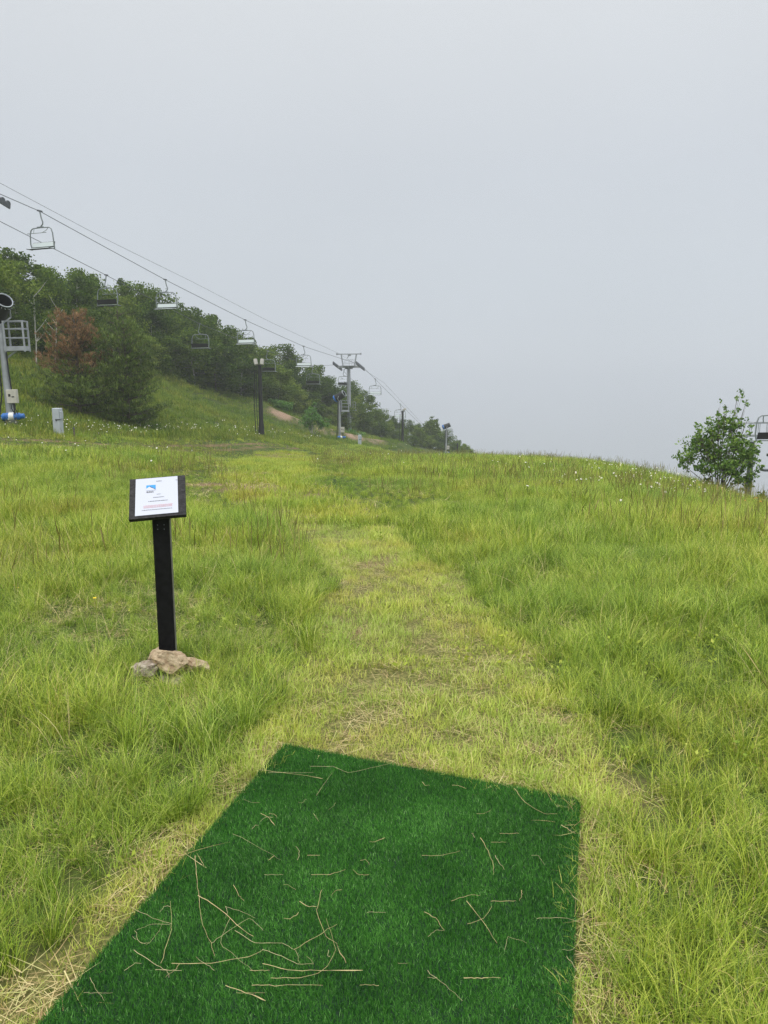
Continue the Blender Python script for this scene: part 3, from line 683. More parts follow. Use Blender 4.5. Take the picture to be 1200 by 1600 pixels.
pol([(lx+.038, lz), (lx+.030, lz+.017), (lx+.033, lz+.019), (lx+lw, lz+.003), (lx+lw, lz)], .0047)
b.build('logo_mountain', lwhite, pap)
b = MB(); pol([(lx+.018, lz+.028), (lx+.022, lz+.030), (lx+lw, lz+.006), (lx+lw, lz+.002)], .0049); b.build('logo_stroke', ink, pap)
words('logo_text', ink, lx+.022, lz-.011, .042, .005, 2, .007)
for sx in (-.018, .018):                  # screws on the post
    for sz in (.03, .055):
        MB().lathe((sx, -.0475, hpost-sz-.04), [(0, .002), (.003, .0015), (.0036, 0)], (0, -1, 0), 8).build('screw', M['steel'], sg)
MB().lathe(onb(OX+PW/2-.006, OZ+PH/2-.03, .004), [(0, .002), (.004, .001), (.005, 0)], tuple(nrm), 8).build('pin', M['galv'], sg)

def stone(name, loc, dims, rz, seed, m, label, tilt=(0, 0)):
    r_ = random.Random(seed); import bmesh
    bm = bmesh.new(); bmesh.ops.create_icosphere(bm, subdivisions=4, radius=1)
    planes = []
    for k in range(16):
        d = Vector((r_.gauss(0, 1), r_.gauss(0, 1), r_.gauss(0, .9))).normalized(); planes.append((d, r_.uniform(.5, .85)))
    planes += [(Vector((0, 0, 1)), .62), (Vector((0, 0, -1)), .7)]
    from mathutils import noise as mn
    for v in bm.verts:
        for _ in range(2):
            for d, h in planes:
                q = v.co.dot(d)
                if q > h: v.co -= d*(q-h)*.96
        p = v.co*2.2+Vector((seed, 0, 0))
        v.co += v.co.normalized()*(mn.fractal(p, .9, 2.1, 6)*.10+mn.noise(Vector((v.co.x*2+v.co.z, v.co.y*2, v.co.z*11+seed)))*.07)
        v.co = Vector((v.co.x*dims[0]*1.28, v.co.y*dims[1]*1.2, v.co.z*dims[2]*1.25))
    me = bpy.data.meshes.new(name); bm.to_mesh(me); bm.free()
    o = link(name, me, m); o.location = loc; o.rotation_euler = (tilt[0], tilt[1], rz)
    return tag(o, label, 'stone', 'stones piled at the foot of the sign')
g0 = gpt(265, 1060)
def rk(px, py, dy, z, *a, **k):
    p = at(px, py-3, g0.y+dy); return stone('stone', (p.x, p.y, p.z+z), *a, **k)
rk(268, 1036, -.03, 0, (.112, .075, .07), R(-12), 3, M['rock'], 'largest pale tan stone on top of the pile, leaning on the post', tilt=(R(-14), R(9)))
rk(228, 1051, -.05, 0, (.082, .07, .068), R(15), 8, M['rock2'], 'rounded grey streaked stone at the left of the pile', tilt=(0, R(-14)))
rk(311, 1043, .0, 0, (.09, .055, .042), R(-10), 15, M['rock'], 'thin reddish slab sloping down at the right of the pile', tilt=(R(-10), R(17)))
rk(243, 1027, .10, 0, (.05, .045, .045), R(20), 21, M['rock'], 'small brown stone behind the pile, left of the post', tilt=(0, R(-20)))
rk(270, 1060, -.04, -.012, (.085, .07, .045), R(5), 27, M['rock2'], 'low dark stone half buried under the largest stone')

# ------------------------------------------------------------------ trees
def clumps(cen, rad, per, size, asp=.6):
    cen = np.asarray(cen, float); rad = np.asarray(rad, float); n = len(cen)
    k = np.repeat(np.arange(n), per)
    P = cen[k]+np.clip(rng.normal(0, .62, (len(k), 3)), -1.05, 1.05)*rad[k][:, None]*np.array([1, 1, .8])
    ct = rng.normal(.45, .16, n)
    return orient_quads(P, size, asp, np.clip(ct[k]+rng.normal(0, .14, len(k)), 0, 1))
def broad_tree_mesh(h, w, nb, seed, low=.12, per=85, size=.26, m='leaf', trunkr=.09, open_=0.0):
    """returns trunk mesh, crown mesh"""
    r_ = random.Random(seed); tb = MB(); ends = []
    p = Vector((0, 0, -.5)); pts = [p.copy()]
    lean = Vector((r_.uniform(-.08, .08), r_.uniform(-.08, .08), 1))
    for k in range(7):
        p = p+lean*(h*.93+.5)/7+Vector((r_.uniform(-.05, .05), r_.uniform(-.05, .05), 0))*h*.25; pts.append(p.copy())
    tb.tube(pts, [trunkr*(1-.13*i) for i in range(8)], 6)
    def axis(t):
        q = t*7; i = min(int(q), 6); return pts[i].lerp(pts[i+1], q-i)
    cs = []; rs = []
    for k in range(nb):
        t = low+(1-low)*(k+r_.random())/nb; a = r_.uniform(0, 6.283)
        reach = w*.5*(math.sin(math.pi*min(1, max(.0, (t-low*.2))**.75)*.93)**.7+.15)*r_.uniform(.6, 1.15)
        o = axis(t*.92); e = o+Vector((math.cos(a)*reach, math.sin(a)*reach, reach*r_.uniform(.1, .6)))
        mid = (o+e)/2+Vector((0, 0, -.04*h*r_.random()))
        tb.tube([o, mid, e], [trunkr*.32, trunkr*.2, trunkr*.06], 4, False)
        for q in (.45, .75, 1.0):
            c = o.lerp(e, q)+Vector((r_.gauss(0, .1), r_.gauss(0, .1), r_.gauss(0, .1)))*w*.5
            if r_.random() > open_: cs.append(c); rs.append(w*r_.uniform(.09, .19))
    cs.append(pts[-1]); rs.append(w*.1)
    V, Q, C = clumps([tuple(c) for c in cs], rs, per, size)
    tm_ = bpy.data.meshes.new('trunk'); tm_.from_pydata(tb.v, [], tb.f); tm_.materials.append(M['palebark' if seed % 3 == 0 else 'bark'])
    return tm_, npmesh('crown', V, Q, None, C, M[m])
def make_tree(name, meshes, loc, label, cat, group=None, s=1.0, rz=0.0, sz=None):
    t = thing(name, loc, label, cat, group, rz); t.scale = (s, s, sz or s)
    link('trunk', meshes[0], None, t); link('crown', meshes[1], None, t); return t
UNIT = 7.0
protos = [broad_tree_mesh(UNIT, 4.6, 26, 40+k, low=.05, per=120, size=.24) for k in range(5)] + \
         [broad_tree_mesh(UNIT, 3.4, 22, 60+k, low=.15, per=95, size=.22, open_=.12) for k in range(3)]
TL = [(-160, 48), (-60, 52), (45, 60), (130, 68), (250, 80), (330, 88), (400, 97), (450, 105), (520, 116), (580, 128), (640, 140), (700, 150), (742, 156)]
SKY = [(-160, 315), (0, 372), (60, 396), (130, 418), (200, 432), (230, 446), (300, 468), (345, 486), (400, 524), (440, 545), (480, 566), (520, 590), (560, 606), (600, 640), (640, 662), (668, 664), (700, 676), (742, 700)]
tlx, tly = zip(*TL); skx, sky_ = zip(*SKY)
treecol = []
def forest_row(px0, px1, step, dY, hf0, hf1, wide, label, group, lo=2.2):
    px = px0
    while px < px1:
        Y = np.interp(px, tlx, tly)+dY+random.uniform(-1.2, 1.2)
        g = onground(px, Y); zt = at(px, np.interp(px, skx, sky_)+random.uniform(-7, 5), Y).z
        full = zt-g.z; h = full*random.uniform(hf0, hf1)
        if full < lo: h = lo*random.uniform(.7, 1.1)
        h = min(h, 12)
        k = random.randrange(len(protos)) if wide < 1 else random.randrange(5)
        w = h*random.uniform(.85, 1.2)*max(wide, .9)
        make_tree('broadleaf_tree', protos[k], g, label, 'tree', group, w/UNIT, random.uniform(0, 6.28), h/UNIT)
        px += step*(70/Y)*random.uniform(.8, 1.2)
forest_row(-90, 745, 44, 1.0, .42, .66, 1.25, 'low bushy green tree in the front row of the forest edge', 'trees in the front row of the forest edge')
forest_row(-70, 745, 44, 5.5, .70, .90, 1.0, 'dark green leafy tree in the middle row of the forest on the slope', 'trees in the middle row of the forest')
forest_row(-80, 735, 40, 11, .93, 1.04, .95, 'tall leafy tree standing along the skyline of the forest', 'trees along the forest skyline')
# pale bare stems in front of the left trees
def bare_stem(px, py, Y, h, label, seed, lean=.05):
    r_ = random.Random(seed); g = onground(px, Y)
    t = thing('birch_tree', g, label, 'tree'); b = MB(); pts = [Vector((0, 0, -.3))]
    for k in range(8): pts.append(pts[-1]+Vector((lean+r_.uniform(-.06, .06), r_.uniform(-.05, .05), 1))*(h/8))
    b.tube(pts, [.06-.006*i for i in range(9)], 6); ends = []
    for k in range(9):
        o = pts[3+k % 6]; a = r_.uniform(0, 6.28); l = h*r_.uniform(.1, .22); e = o+Vector((math.cos(a)*l, math.sin(a)*l*.5, l*1.1)); b.tube([o, (o+e)/2+Vector((0, 0, -.06)), e], [.04, .028, .012], 5); ends.append(e)
    b.build('trunk', M['palebark'], t)
    ends += pts[6:]
    V, Q, C = clumps([tuple(e) for e in ends], [.45]*len(ends), 45, .17); link('crown', npmesh('crown', V, Q, None, C, M['leaf']), None, t)
bare_stem(66, 0, 58, 5.2, 'thin pale birch stem rising above the forest edge at the far left', 5, .02)
bare_stem(94, 0, 61, 4.8, 'shorter leaning birch stem right of the tall pale birch', 9, .12)

def pine(px, Y, h, w, seed, label, dead=None, name='pine_tree'):
    r_ = random.Random(seed); g = onground(px, Y); t = thing(name, g, label, 'tree'); tb = MB()
    tb.tube([(0, 0, -.4), (.03, 0, h*.5), (0, .03, h)], [.14, .09, .02], 8)
    G = []; D = []
    nw = 13
    for k in range(nw):
        z = h*(.05+.93*k/nw); tt = z/h
        reach = w*.5*(1-tt)**.5*(1.15 if tt > .1 else .9)
        for j in range(11 if tt < .7 else 8):
            a = r_.uniform(0, 6.283); L_ = reach*r_.uniform(.65, 1.15); rise = L_*(.18+.45*tt)
            o = Vector((0, 0, z+r_.uniform(-.1, .1))); e = o+Vector((math.cos(a)*L_, math.sin(a)*L_, rise)); mid = o.lerp(e, .55)+Vector((0, 0, -.07*L_))
            tb.tube([o, mid, e], [.03, .02, .006], 4, False)
            isdead = dead and tt > dead and ((math.cos(a-3.3) > -.85 or tt > .7) and r_.random() < .92)
            for s_ in np.linspace(.3, 1.04, max(3, int(L_/.17))):
                q = (o.lerp(mid, s_/.55) if s_ < .55 else mid.lerp(e, (s_-.55)/.45))
                for m_ in range(3):
                    sp_ = .2*L_*(1.1-s_)+.09
                    c = q+Vector((r_.gauss(0, sp_), r_.gauss(0, sp_), r_.gauss(.02, .06)))
                    (D if isdead else G).append(tuple(c))
    def needles(c, m_, nm, per, L0):
        c = np.repeat(np.array(c), per, 0)+rng.normal(0, .035, (len(c)*per, 3)); n = len(c)
        ct = np.repeat(rng.normal(.5, .24, n//per), per)
        V, Q, C = blades(c, rng.random(n)*6.283, rng.uniform(.2, 1.75, n), rng.normal(0, .3, n), rng.uniform(.6, 1.2, n)*L0, np.full(n, .03), np.clip(ct+rng.normal(0, .12, n), 0, 1), 1)
        link(nm, npmesh(nm, V, Q, None, C, M[m_]), None, t)
    tb.build('trunk', M['bark'], t); needles(G, 'needle', 'crown', 9, .21)
    if D: o = needles(D, 'deadneedle', 'dead_crown', 13, .17)
    return t
pine(128, 47, 6.3, 5.2, 3, 'bushy pine on the slope whose top half has died to reddish brown', dead=.40)
pine(203, 49, 6.6, 4.4, 4, 'bushy dark green pine standing right of the brown topped pine')
pine(195, 53, 7.6, 4.0, 11, 'taller green pine rising behind the two bushy pines')

def leafy_tree_at(name, px, Y, spec, label, stemm, leafm, per, size, trunkr=.05, zoff=0, dens=45, crad=9):
    """crown laid out as clumps round real limbs; spec: (dx, z, radius) in metres"""
    g = onground(px, Y); g.z += zoff; t = thing(name, g, label, 'tree'); tb = MB(); cs = []; rs = []
    for dx, z, r_ in spec:
        dy = random.uniform(-.6, .6)*abs(r_)*1.6; e = Vector((dx, dy, z)); o = Vector((dx*.12, dy*.1, -.1))
        tb.tube([o, o.lerp(e, .5)+Vector((-dx*.18, 0, -.05*z)), e], [trunkr, trunkr*.6, trunkr*.22], 5)
        m_ = max(4, int(r_*r_*dens)); cr_ = min(r_*.42, crad)
        for k in range(m_):
            if r_ < .24:
                c = o.lerp(e, random.uniform(.72, 1.06))+Vector((random.gauss(0, .10), random.gauss(0, .10), random.gauss(0, .05))); cs.append(tuple(c)); rs.append(.09); tb.tube([o.lerp(e, .7), c], [trunkr*.25, trunkr*.1], 4, False); continue
            c = e+Vector((random.gauss(0, r_*.55), random.gauss(0, r_*.55), random.gauss(0, r_*.42))); cs.append(tuple(c)); rs.append(cr_)
            tb.tube([e.lerp(o, .15), c], [trunkr*.25, trunkr*.1], 4, False)
    tb.build('trunk', stemm, t)
    V, Q, C = clumps(cs, rs, per, size, .55); link('crown', npmesh('crown', V, Q, None, C, M[leafm]), None, t); return t
sc28 = 28/1200.
def S(px, py, r): return ((px-1128)*sc28, (771-py)*sc28, r*sc28)
leafy_tree_at('broadleaf_shrub', 1128, 28, [S(1122, 705, 26), S(1095, 690, 17), S(1150, 690, 20), S(1125, 672, 17), S(1085, 665, 10), S(1105, 657, 9), S(1075, 712, 14), S(1062, 718, 5), S(1160, 712, 16),
   S(1178, 706, 9), S(1145, 620, 8), S(1128, 630, 7), S(1160, 622, 6), S(1118, 635, 3.5), S(1163, 655, 7), S(1150, 650, 6), S(1130, 725, 22), S(1100, 730, 14), S(1150, 735, 14), S(1140, 664, 11), S(1185, 715, 6), S(1165, 745, 9), S(1178, 758, 7), S(1186, 690, 9), S(1192, 728, 9), S(1080, 742, 8), S(1182, 745, 9), S(1110, 748, 10)],
   'leafy green broadleaf shrub with one tall sprig on the right edge of the meadow', M['bark'], 'leafmid', 10, .13, .026, dens=250, crad=.17)
leafy_tree_at('sapling', 488, 89, [(0, 2.3, .75), (-.7, 1.7, .6), (.8, 1.6, .7), (0, 3.0, .5), (-.3, 1.2, .5), (1.2, 1.1, .5), (.3, 3.6, .25)], 'small bright green sapling growing beside the bare earth bank', M['palebark'], 'leafhi', 34, .2, .05)
leafy_tree_at('broadleaf_tree', 672, 152, [(0, 4.5, 1.2), (-1, 3.4, 1.0), (1, 3.2, 1.1), (.4, 5.6, .7), (-.6, 2, 1), (1.4, 4.6, .5)], 'airy tree with gaps in its crown near the low end of the forest', M['bark'], 'leaf', 30, .3, .08)
leafy_tree_at('broadleaf_shrub', 440, 99, [(0, 1.2, .7), (.8, 1, .6), (-.8, 1, .6)], 'low rounded shrub at the forest foot behind the floodlight pole', M['bark'], 'leafhi', 50, .22, .05)
leafy_tree_at('broadleaf_shrub', 548, 104, [(0, .6, .7), (-1.2, .7, .6), (1.1, .5, .6)], 'low bright shrub at the foot of the lift tower', M['bark'], 'leafhi', 50, .22, .05)
leafy_tree_at('broadleaf_shrub', 1197, 30, [(0, .8, .35), (.3, .5, .3)], 'small leafy bush at the right edge of the picture', M['bark'], 'leaf', 20, .14, .03)

# ------------------------------------------------------------------ chairlift
LRZ = math.atan2(-.355, 1.0)
def make_chair():
    t = thing('lift_chair', (0, 0, 0), 'x', 'lift chair')
    b = MB().tube([(0, 0, .06), (.02, 0, -.1), (.10, 0, -.55), (.20, 0, -.85), (.18, 0, -1.02), (.02, 0, -1.16), (-.06, 0, -1.28)], .045, 8)
    b.build('hanger', M['chair'], t, True)
    MB().box((0, 0, .02), (.10, .46, .12), bev=.02).build('grip', M['steel'], t)
    b = MB().tube([(-1.0, .1, -2.95), (-1.04, .02, -2.5), (-1.0, 0, -1.75), (-.90, 0, -1.42), (-.72, 0, -1.30), (0, 0, -1.27), (.72, 0, -1.30), (.90, 0, -1.42), (1.0, 0, -1.75), (1.04, .02, -2.5), (1.0, .1, -2.95)], .042, 8)
    b.box((-.05, 0, -1.24), (.55, .10, .10))
    for s in (-1, 1): b.tube([(s*1.0, .1, -2.95), (s*1.0, -.42, -2.95)], .035, 6)
    b.build('frame', M['chair'], t, True)
    q = Matrix.Rotation(R(-12), 3, 'X')
    MB().box((0, .10, -2.58), (1.92, .05, .36), q, .03).build('backrest', M['pad'], t)
    MB().box((0, .142, -2.60), (1.98, .03, .46), q).build('back_shell', M['dark'], t)
    MB().box((0, -.16, -2.92), (1.92, .46, .06), Matrix.Rotation(R(6), 3, 'X'), .03).build('seat', M['pad'], t)
    MB().box((0, -.16, -2.965), (1.96, .50, .02), Matrix.Rotation(R(6), 3, 'X')).build('seat_shell', M['dark'], t)
    b = MB()
    for s in (-1, 1):
        b.tube([(s*.62, 0, -1.34), (s*.55, -.12, -1.55), (s*.40, -.30, -1.72), (s*.38, -.42, -1.78)], .026, 6)
    b.tube([(-.85, -.42, -1.78), (.85, -.42, -1.78)], .024, 6)
    b.build('restraint_bar', M['chair'], t)
    return t
A_CH = [(62, 330, 57, 'nearest lift chair, hanging on the upper rope at the far left'), (258, 437, 71.3, 'lift chair with pale seat silhouetted above the trees, second on the upper rope'),
        (383, 500, 85.6, 'lift chair with pale seat hanging before the tree tops, third on the upper rope'), (474, 541, 100, 'lift chair with pale seat last before the lift tower'),
        (586, 592, 127, 'lift chair in clear sky just right of the lift tower'), (625, 631, 143, 'lift chair hanging beside the lamp on the far black pole'), (655, 661, 158, 'farthest small lift chair hanging low before the end trees')]
B_CH = [(166, 430, 69.5, 'dark backed lift chair over the forest, first on the lower rope'), (312, 506, 84, 'dark backed lift chair against the trees, second on the lower rope'),
        (418, 548, 98, 'dark backed lift chair behind the floodlight pole'), (489, 572, 111.6, 'dark lift chair seen small against trees left of the tower'), (538, 577, 125, 'lift chair partly hidden behind the lift tower column'),
        (583, 626, 140, 'dark lift chair against the trees right of the tower'), (611, 651, 154, 'dark lift chair low beside the far black pole'), (650, 671, 170, 'dark lift chair lowest among the farthest trees')]
chair0 = make_chair()
for i, (px, py, Y, lab) in enumerate(A_CH+B_CH):
    c = chair0 if i == 0 else copy_tree(chair0)
    c.location = at(px, py, Y); c.rotation_euler = (0, 0, LRZ+(math.pi if i >= len(A_CH) else 0)+random.uniform(-.05, .05))
    c.scale = (1.03, 1, .87); tag(c, lab, 'lift chair', 'chairs on the chairlift'); c['group'] = 'chairs on the chairlift'
def cable(pts, r, label, sag=.25):
    P = []
    for i in range(len(pts)-1):
        for k in range(10):
            t = k/10; p = pts[i].lerp(pts[i+1], t); p.z -= sag*4*t*(1-t)*((pts[i+1]-pts[i]).length/15)**2*.1; P.append(p)
    P.append(pts[-1]); o = P[0].copy()
    c = MB().tube([p-o for p in P], r, 6).build('lift_cable', M['steel']); c.location = o; tag(c, label, 'cable', 'cables of the chairlift')
TH = 9.6
tb_ = onground(546, 120); tc_z = at(547, 573, 120).z
lat = Vector((math.cos(LRZ), math.sin(LRZ), 0))
def make_tower(h, loc, label):
    t = thing('lift_tower', loc, label, 'lift tower', 'towers of the chairlift', LRZ)
    MB().lathe((0, 0, -.8), [(.34, 0), (.34, .8), (.29, h*.5), (.23, h+.8), (0, h+.8)], seg=16).build('column', M['galv'], t, True)
    MB().lathe((0, 0, -.6), [(.5, 0), (.5, .75), (0, .75)], seg=16).build('footing', M['cream'], t)
    b = MB().box((0, 0, h), (3.6, .30, .34)).box((0, 0, h-.25), (1.2, .26, .2)); b.build('crossarm', M['galv'], t)
    b = MB()
    for s in (-1, 1):
        b.bar((s*.95, 0, h+.15), (s*1.25, 0, h+1.85), .16)
        b.box((s*1.98, 0, h+1.92), (.12, .3, .3))
    b.box((0, 0, h+1.90), (3.9, .16, .14)); b.box((.1, 0, h+1.72), (.5, .12, .2)); b.bar((.1, 0, h+1.75), (-.25, 0, h+1.3), .1)
    b.build('lifting_frame', M['galv'], t)
    b = MB()                               # catwalk rails
    for yy in (-.45, .45):
        for zz in (.55, 1.05): b.tube([(-.9, yy, h+zz), (.9, yy, h+zz)], .02, 5)
        for xx in (-.9, -.3, .3, .9): b.tube([(xx, yy, h+.1), (xx, yy, h+1.05)], .02, 5)
    b.box((0, -.45, h+.12), (1.9, .5, .04)).box((0, .45, h+.12), (1.9, .5, .04))
    b.build('catwalk', M['galv'], t)
    for s in (-1, 1):
        sl = -.28
        tr = MB()
        y0 = -1.7
        tr.bar((s*1.9, y0, h-.05-y0*sl*-1), (s*1.9, -y0, h-.05+y0*sl*-1), .10, .22)
        sh = tr.build('sheave_beam', M['steel'], t)
        for k in range(8):
            yy = -1.55+k*.443
            MB().lathe((s*1.9-.06, yy, h-.02+yy*sl+.16), [(0, 0), (.19, 0), (.21, .03), (.17, .06), (.21, .09), (.19, .12), (0, .12)], (1, 0, 0), 14).build('sheave', M['steel'], sh)
    b = MB()
    for xx in (-.18, .18): b.tube([(xx, -.42, .6), (xx, -.36, h-.2)], .022, 5)
    for k in range(int(h/.35)-2): b.tube([(-.18, -.42, .8+k*.35), (.18, -.42, .8+k*.35)], .014, 4)
    b.build('ladder', M['galv'], t)
    b = MB().box((.0, 0, 3.4), (2.2, .14, .12)).box((.95, 0, 3.42), (.5, .5, .06))
    for xx in (.72, 1.18):
        b.bar((xx, -.2, 3.4), (xx, -.2, 4.7), .05)
    for zz in (3.8, 4.25, 4.7): b.bar((.72, -.2, zz), (1.18, -.2, zz), .05)
    b.build('side_bracket', M['galv'], t)
    return t
make_tower(tc_z-tb_.z, tb_, 'grey steel lift tower standing in full view before the forest')
n2 = Vector((.355*54-45.9+.45, 54, 0))-lat*1.9; nz_ = at(5, 303, 54).z
gN = Vector((n2.x, n2.y, Hs(n2.x, n2.y)))
make_tower(nz_-gN.z, gN, 'lift tower beyond the left edge, only its sheave wheels in view')
twA = Vector((tb_.x, tb_.y, tc_z+.3))+lat*1.9; twB = Vector((tb_.x, tb_.y, tc_z+.3))-lat*1.9
nA = Vector((n2.x, n2.y, nz_+.3))+lat*1.9; nB = Vector((n2.x, n2.y, nz_+.3))-lat*1.9
up = lambda v, d: Vector((v.x, v.y, v.z+d))
A_pts = [at(-130, 220, 47), nA]+[at(*c[:3]) for c in A_CH[:4]]+[twA]+[at(*c[:3]) for c in A_CH[4:]]+[at(672, 678, 172)]
B_pts = [at(-160, 250, 49), nB]+[at(*c[:3]) for c in B_CH[:4]]+[twB]+[at(*c[:3]) for c in B_CH[5:]]
cable(A_pts, .024, 'upper hauling rope carrying the pale chairs past the tower', .1)
cable(B_pts, .024, 'lower hauling rope carrying the dark backed chairs', .1)
C_pts = [Vector((n2.x, n2.y, nz_+1.95))+lat*.6, at(0, 286, 55), at(160, 371, 68), at(300, 440, 82), at(420, 502, 98), Vector((tb_.x, tb_.y, tc_z+1.95))-lat*1.5, at(600, 598, 133), at(660, 662, 160)]
cable(C_pts, .016, 'thin topmost communication line strung between the tower heads', .05)

# right-hand lift: tower with platform beyond the meadow edge
rl = at(1176, 680, 46); rg = Vector((rl.x, rl.y, Hs(rl.x, rl.y)))
t = thing('lift_platform', rg, 'grey steel lift platform with railings behind the right shrub', 'lift platform')
hh = rl.z-rg.z
MB().lathe((0, 0, -.5), [(.20, 0), (.18, hh*.6), (.15, hh+.1), (0, hh+.1)], seg=14).build('column', M['steel'], t, True)
MB().box((.3, 0, hh), (3.6, .9, .13)).build('deck', M['galv'], t)
b = MB()
for yy in (-.42, .42):
    b.tube([(-1.4, yy, hh+.75), (2.1, yy, hh+.75)], .035, 6)
    for k in range(8): b.tube([(-1.4+k*.5, yy, hh+.1), (-1.4+k*.5, yy, hh+.75)], .02, 5)
b.build('railing', M['galv'], t)
b = MB().box((1.9, 0, hh-1.2), (1.7, .5, .16)).box((1.9, 0, hh-2.1), (2.3, .5, .12)).bar((1.3, 0, hh), (1.3, 0, hh-2.1), .1)
b.build('lower_arms', M['steel'], t)
c = copy_tree(chair0); c.location = at(1212, 618, 44); c.rotation_euler = (0, 0, math.pi+.15); tag(c, 'black backed chair cut by the right edge beside the platform', 'lift chair', 'chairs on the chairlift')

# ------------------------------------------------------------------ fan snow guns
def snow_gun(loc, rz, hp, axis, label, k=1.0):
    t = thing('snow_gun', loc, label, 'snow gun', 'fan snow guns on towers', rz); ax = Vector(axis).normalized()
    MB().lathe((0, 0, -.4), [(.17, 0), (.16, hp*.5), (.13, hp+.4), (0, hp+.4)], seg=14).build('mast', M['galv'], t, True)
    c = Vector((0, 0, hp+.62))
    q = ax.to_track_quat('Z', 'Y').to_matrix(); sd_ = (q @ Vector((1, 0, 0))).normalized()
    b = MB().lathe(c-ax*.75, [(.0, 0), (.25, .0), (.40, .12), (.43, .4), (.40, 1.0), (.37, 1.45), (.34, 1.45), (.36, 1.0), (.36, .3), (0, .3)], tuple(ax), 24); b.build('barrel', M['dark'], t, True)
    MB().lathe(c-ax*.75, [(.37, 1.44), (.385, 1.46), (.38, 1.50), (.352, 1.50), (.35, 1.45)], tuple(ax), 24).build('nozzle_ring', M['greybox'], t, True)
    MB().lathe(c-ax*.75, [(.30, .02), (.44, .10), (.455, .22), (.44, .30)], tuple(ax), 24).build('fan_cowl', M['blue'], t, True)
    b = MB()
    for k_ in range(18):                   # nozzles round the ring
        a = k_*math.pi/9; d = q @ Vector((math.cos(a), math.sin(a), 0)); b.bar(c+ax*.60+d*.37, c+ax*.68+d*.47, .03)
    b.tube([c+ax*.1+sd_*.47, c+sd_*.5-Vector((0, 0, .3)), Vector((0, 0, hp-.02))], .04, 6)
    b.tube([c+ax*.1-sd_*.47, c-sd_*.5-Vector((0, 0, .3)), Vector((0, 0, hp-.02))], .04, 6)
    b.build('yoke', M['galv'], t)
    b = MB().box((.66, 0, hp-1.10), (.95, .58, .2))
    for zz in (-.62, -.22, .12):
        for yy in (-.25, .25): b.bar((.22, yy, hp+zz), (1.11, yy, hp+zz), .045)
        b.bar((1.11, -.25, hp+zz), (1.11, .25, hp+zz), .045)
    for xx in (.24, 1.11):
        for yy in (-.25, .25): b.bar((xx, yy, hp-1.25), (xx, yy, hp+.14), .065)
    b.bar((0, 0, hp-1.2), (.7, 0, hp-1.15), .1); b.bar((0, 0, hp-1.6), (.6, 0, hp-1.2), .07)
    b.build('work_platform', M['galv'], t)
    MB().box((.30, -.22, 1.30), (.46, .24, .62), bev=.02).build('control_box', M['cream'], t)
    MB().box((.22, -.345, 1.35), (.10, .01, .12)).box((.38, -.345, 1.28), (.12, .01, .05)).build('control_panel', M['dark'], t)
    cp = MB().lathe((-.32, -.2, .36), [(0, 0), (.13, .02), (.19, .1), (.19, .36), (.165, .38), (.165, .8), (.12, .86), (.12, 1.0), (0, 1.04)], (1, .15, .02), 18).build('compressor', M['blue'], t, True)
    MB().lathe((.03, -.146, .367), [(.168, 0), (.20, 0), (.20, .22), (.168, .22)], (1, .15, .02), 18).build('band', M['white'], cp, True)
    MB().box((.1, -.2, .08), (.5, .2, .2)).build('compressor_foot', M['steel'], t)
    b = MB()
    for o_, e_ in (((-.2, -.1), .0), ((-.26, .05), .03), ((.19, -.05), -.02)):
        b.tube([(o_[0]*.8, o_[1], hp-.1), (o_[0], o_[1]-.05, hp*.55), (o_[0]*1.15, o_[1], 1.4), (o_[0]*1.9, o_[1]-.2, .25)], .03, 6)
    b.tube([(.25, -.2, 1.0), (.24, -.3, .75), (.36, -.28, .5)], .022, 5); b.tube([(.36, -.2, 1.0), (.42, -.3, .7), (.5, -.28, .5)], .022, 5)
    b.build('hose', M['dark'], t)
    return t
gg = onground(20, 36)
tilt = snow_gun(gg, 0, 4.55, (.62, -.5, .52), 'nearest fan snow gun, tall mast with railed platform at the left edge'); tilt.rotation_euler = (0, R(-1.5), 0)
g2 = onground(531, 92); g2t = snow_gun(g2, R(10), 4.6, (.75, -.45, .5), 'fan snow gun standing in front of the lift tower')
g3 = onground(697, 138); snow_gun(g3, R(15), 4.5, (.9, -.2, .35), 'farthest fan snow gun, half sunk behind the meadow crest')

# ------------------------------------------------------------------ poles, hydrant boxes, posts
def flood_pole(px, Y, pytop, label, lamps, wires=True):
    g = onground(px, Y); h = at(px, pytop, Y).z-g.z; t = thing('floodlight_pole', g, label, 'light pole', 'black floodlight poles')
    MB().lathe((0, 0, -.4), [(.26, 0), (.24, 1.2), (.19, 1.7), (.17, h*.6), (.15, h+.4), (0, h+.4)], seg=12).build('pole', M['dark'], t, True)
    for lx_, rot in lamps:
        l = MB().box((lx_, -.1, h+.22), (.30, .28, .52), Matrix.Rotation(rot, 3, 'Y') @ Matrix.Rotation(R(-20), 3, 'X'), .05).build('lamp_housing', M['lamp'], t)
    MB().bar((-.35, 0, h-.05), (.35, 0, h-.05), .08).build('lamp_bracket', M['dark'], t)
    if wires:
        b = MB(); b.tube([(-.45, -.1, -.1), (-.52, -.1, h*.5), (-.40, -.05, h*.92)], .035, 6); b.tube([(-.25, -.2, 0), (-.33, -.2, h*.6), (-.2, -.1, h-.1)], .025, 6); b.build('cable', M['dark'], t)
    return t
flood_pole(409, 65, 570, 'tall black floodlight pole with two pale lamps on the slope', [(-.30, R(-14)), (.22, R(6))])
flood_pole(629, 118, 642, 'slender far black pole with one tilted lamp beside the chairs', [(.25, R(60))])
g = onground(715, 136); t = thing('marker_post', g, 'short dark post near the farthest snow gun', 'post'); MB().lathe((0, 0, -.3), [(.13, 0), (.12, 3.0), (.08, 3.05), (0, 3.05)], seg=10).build('post', M['dark'], t)
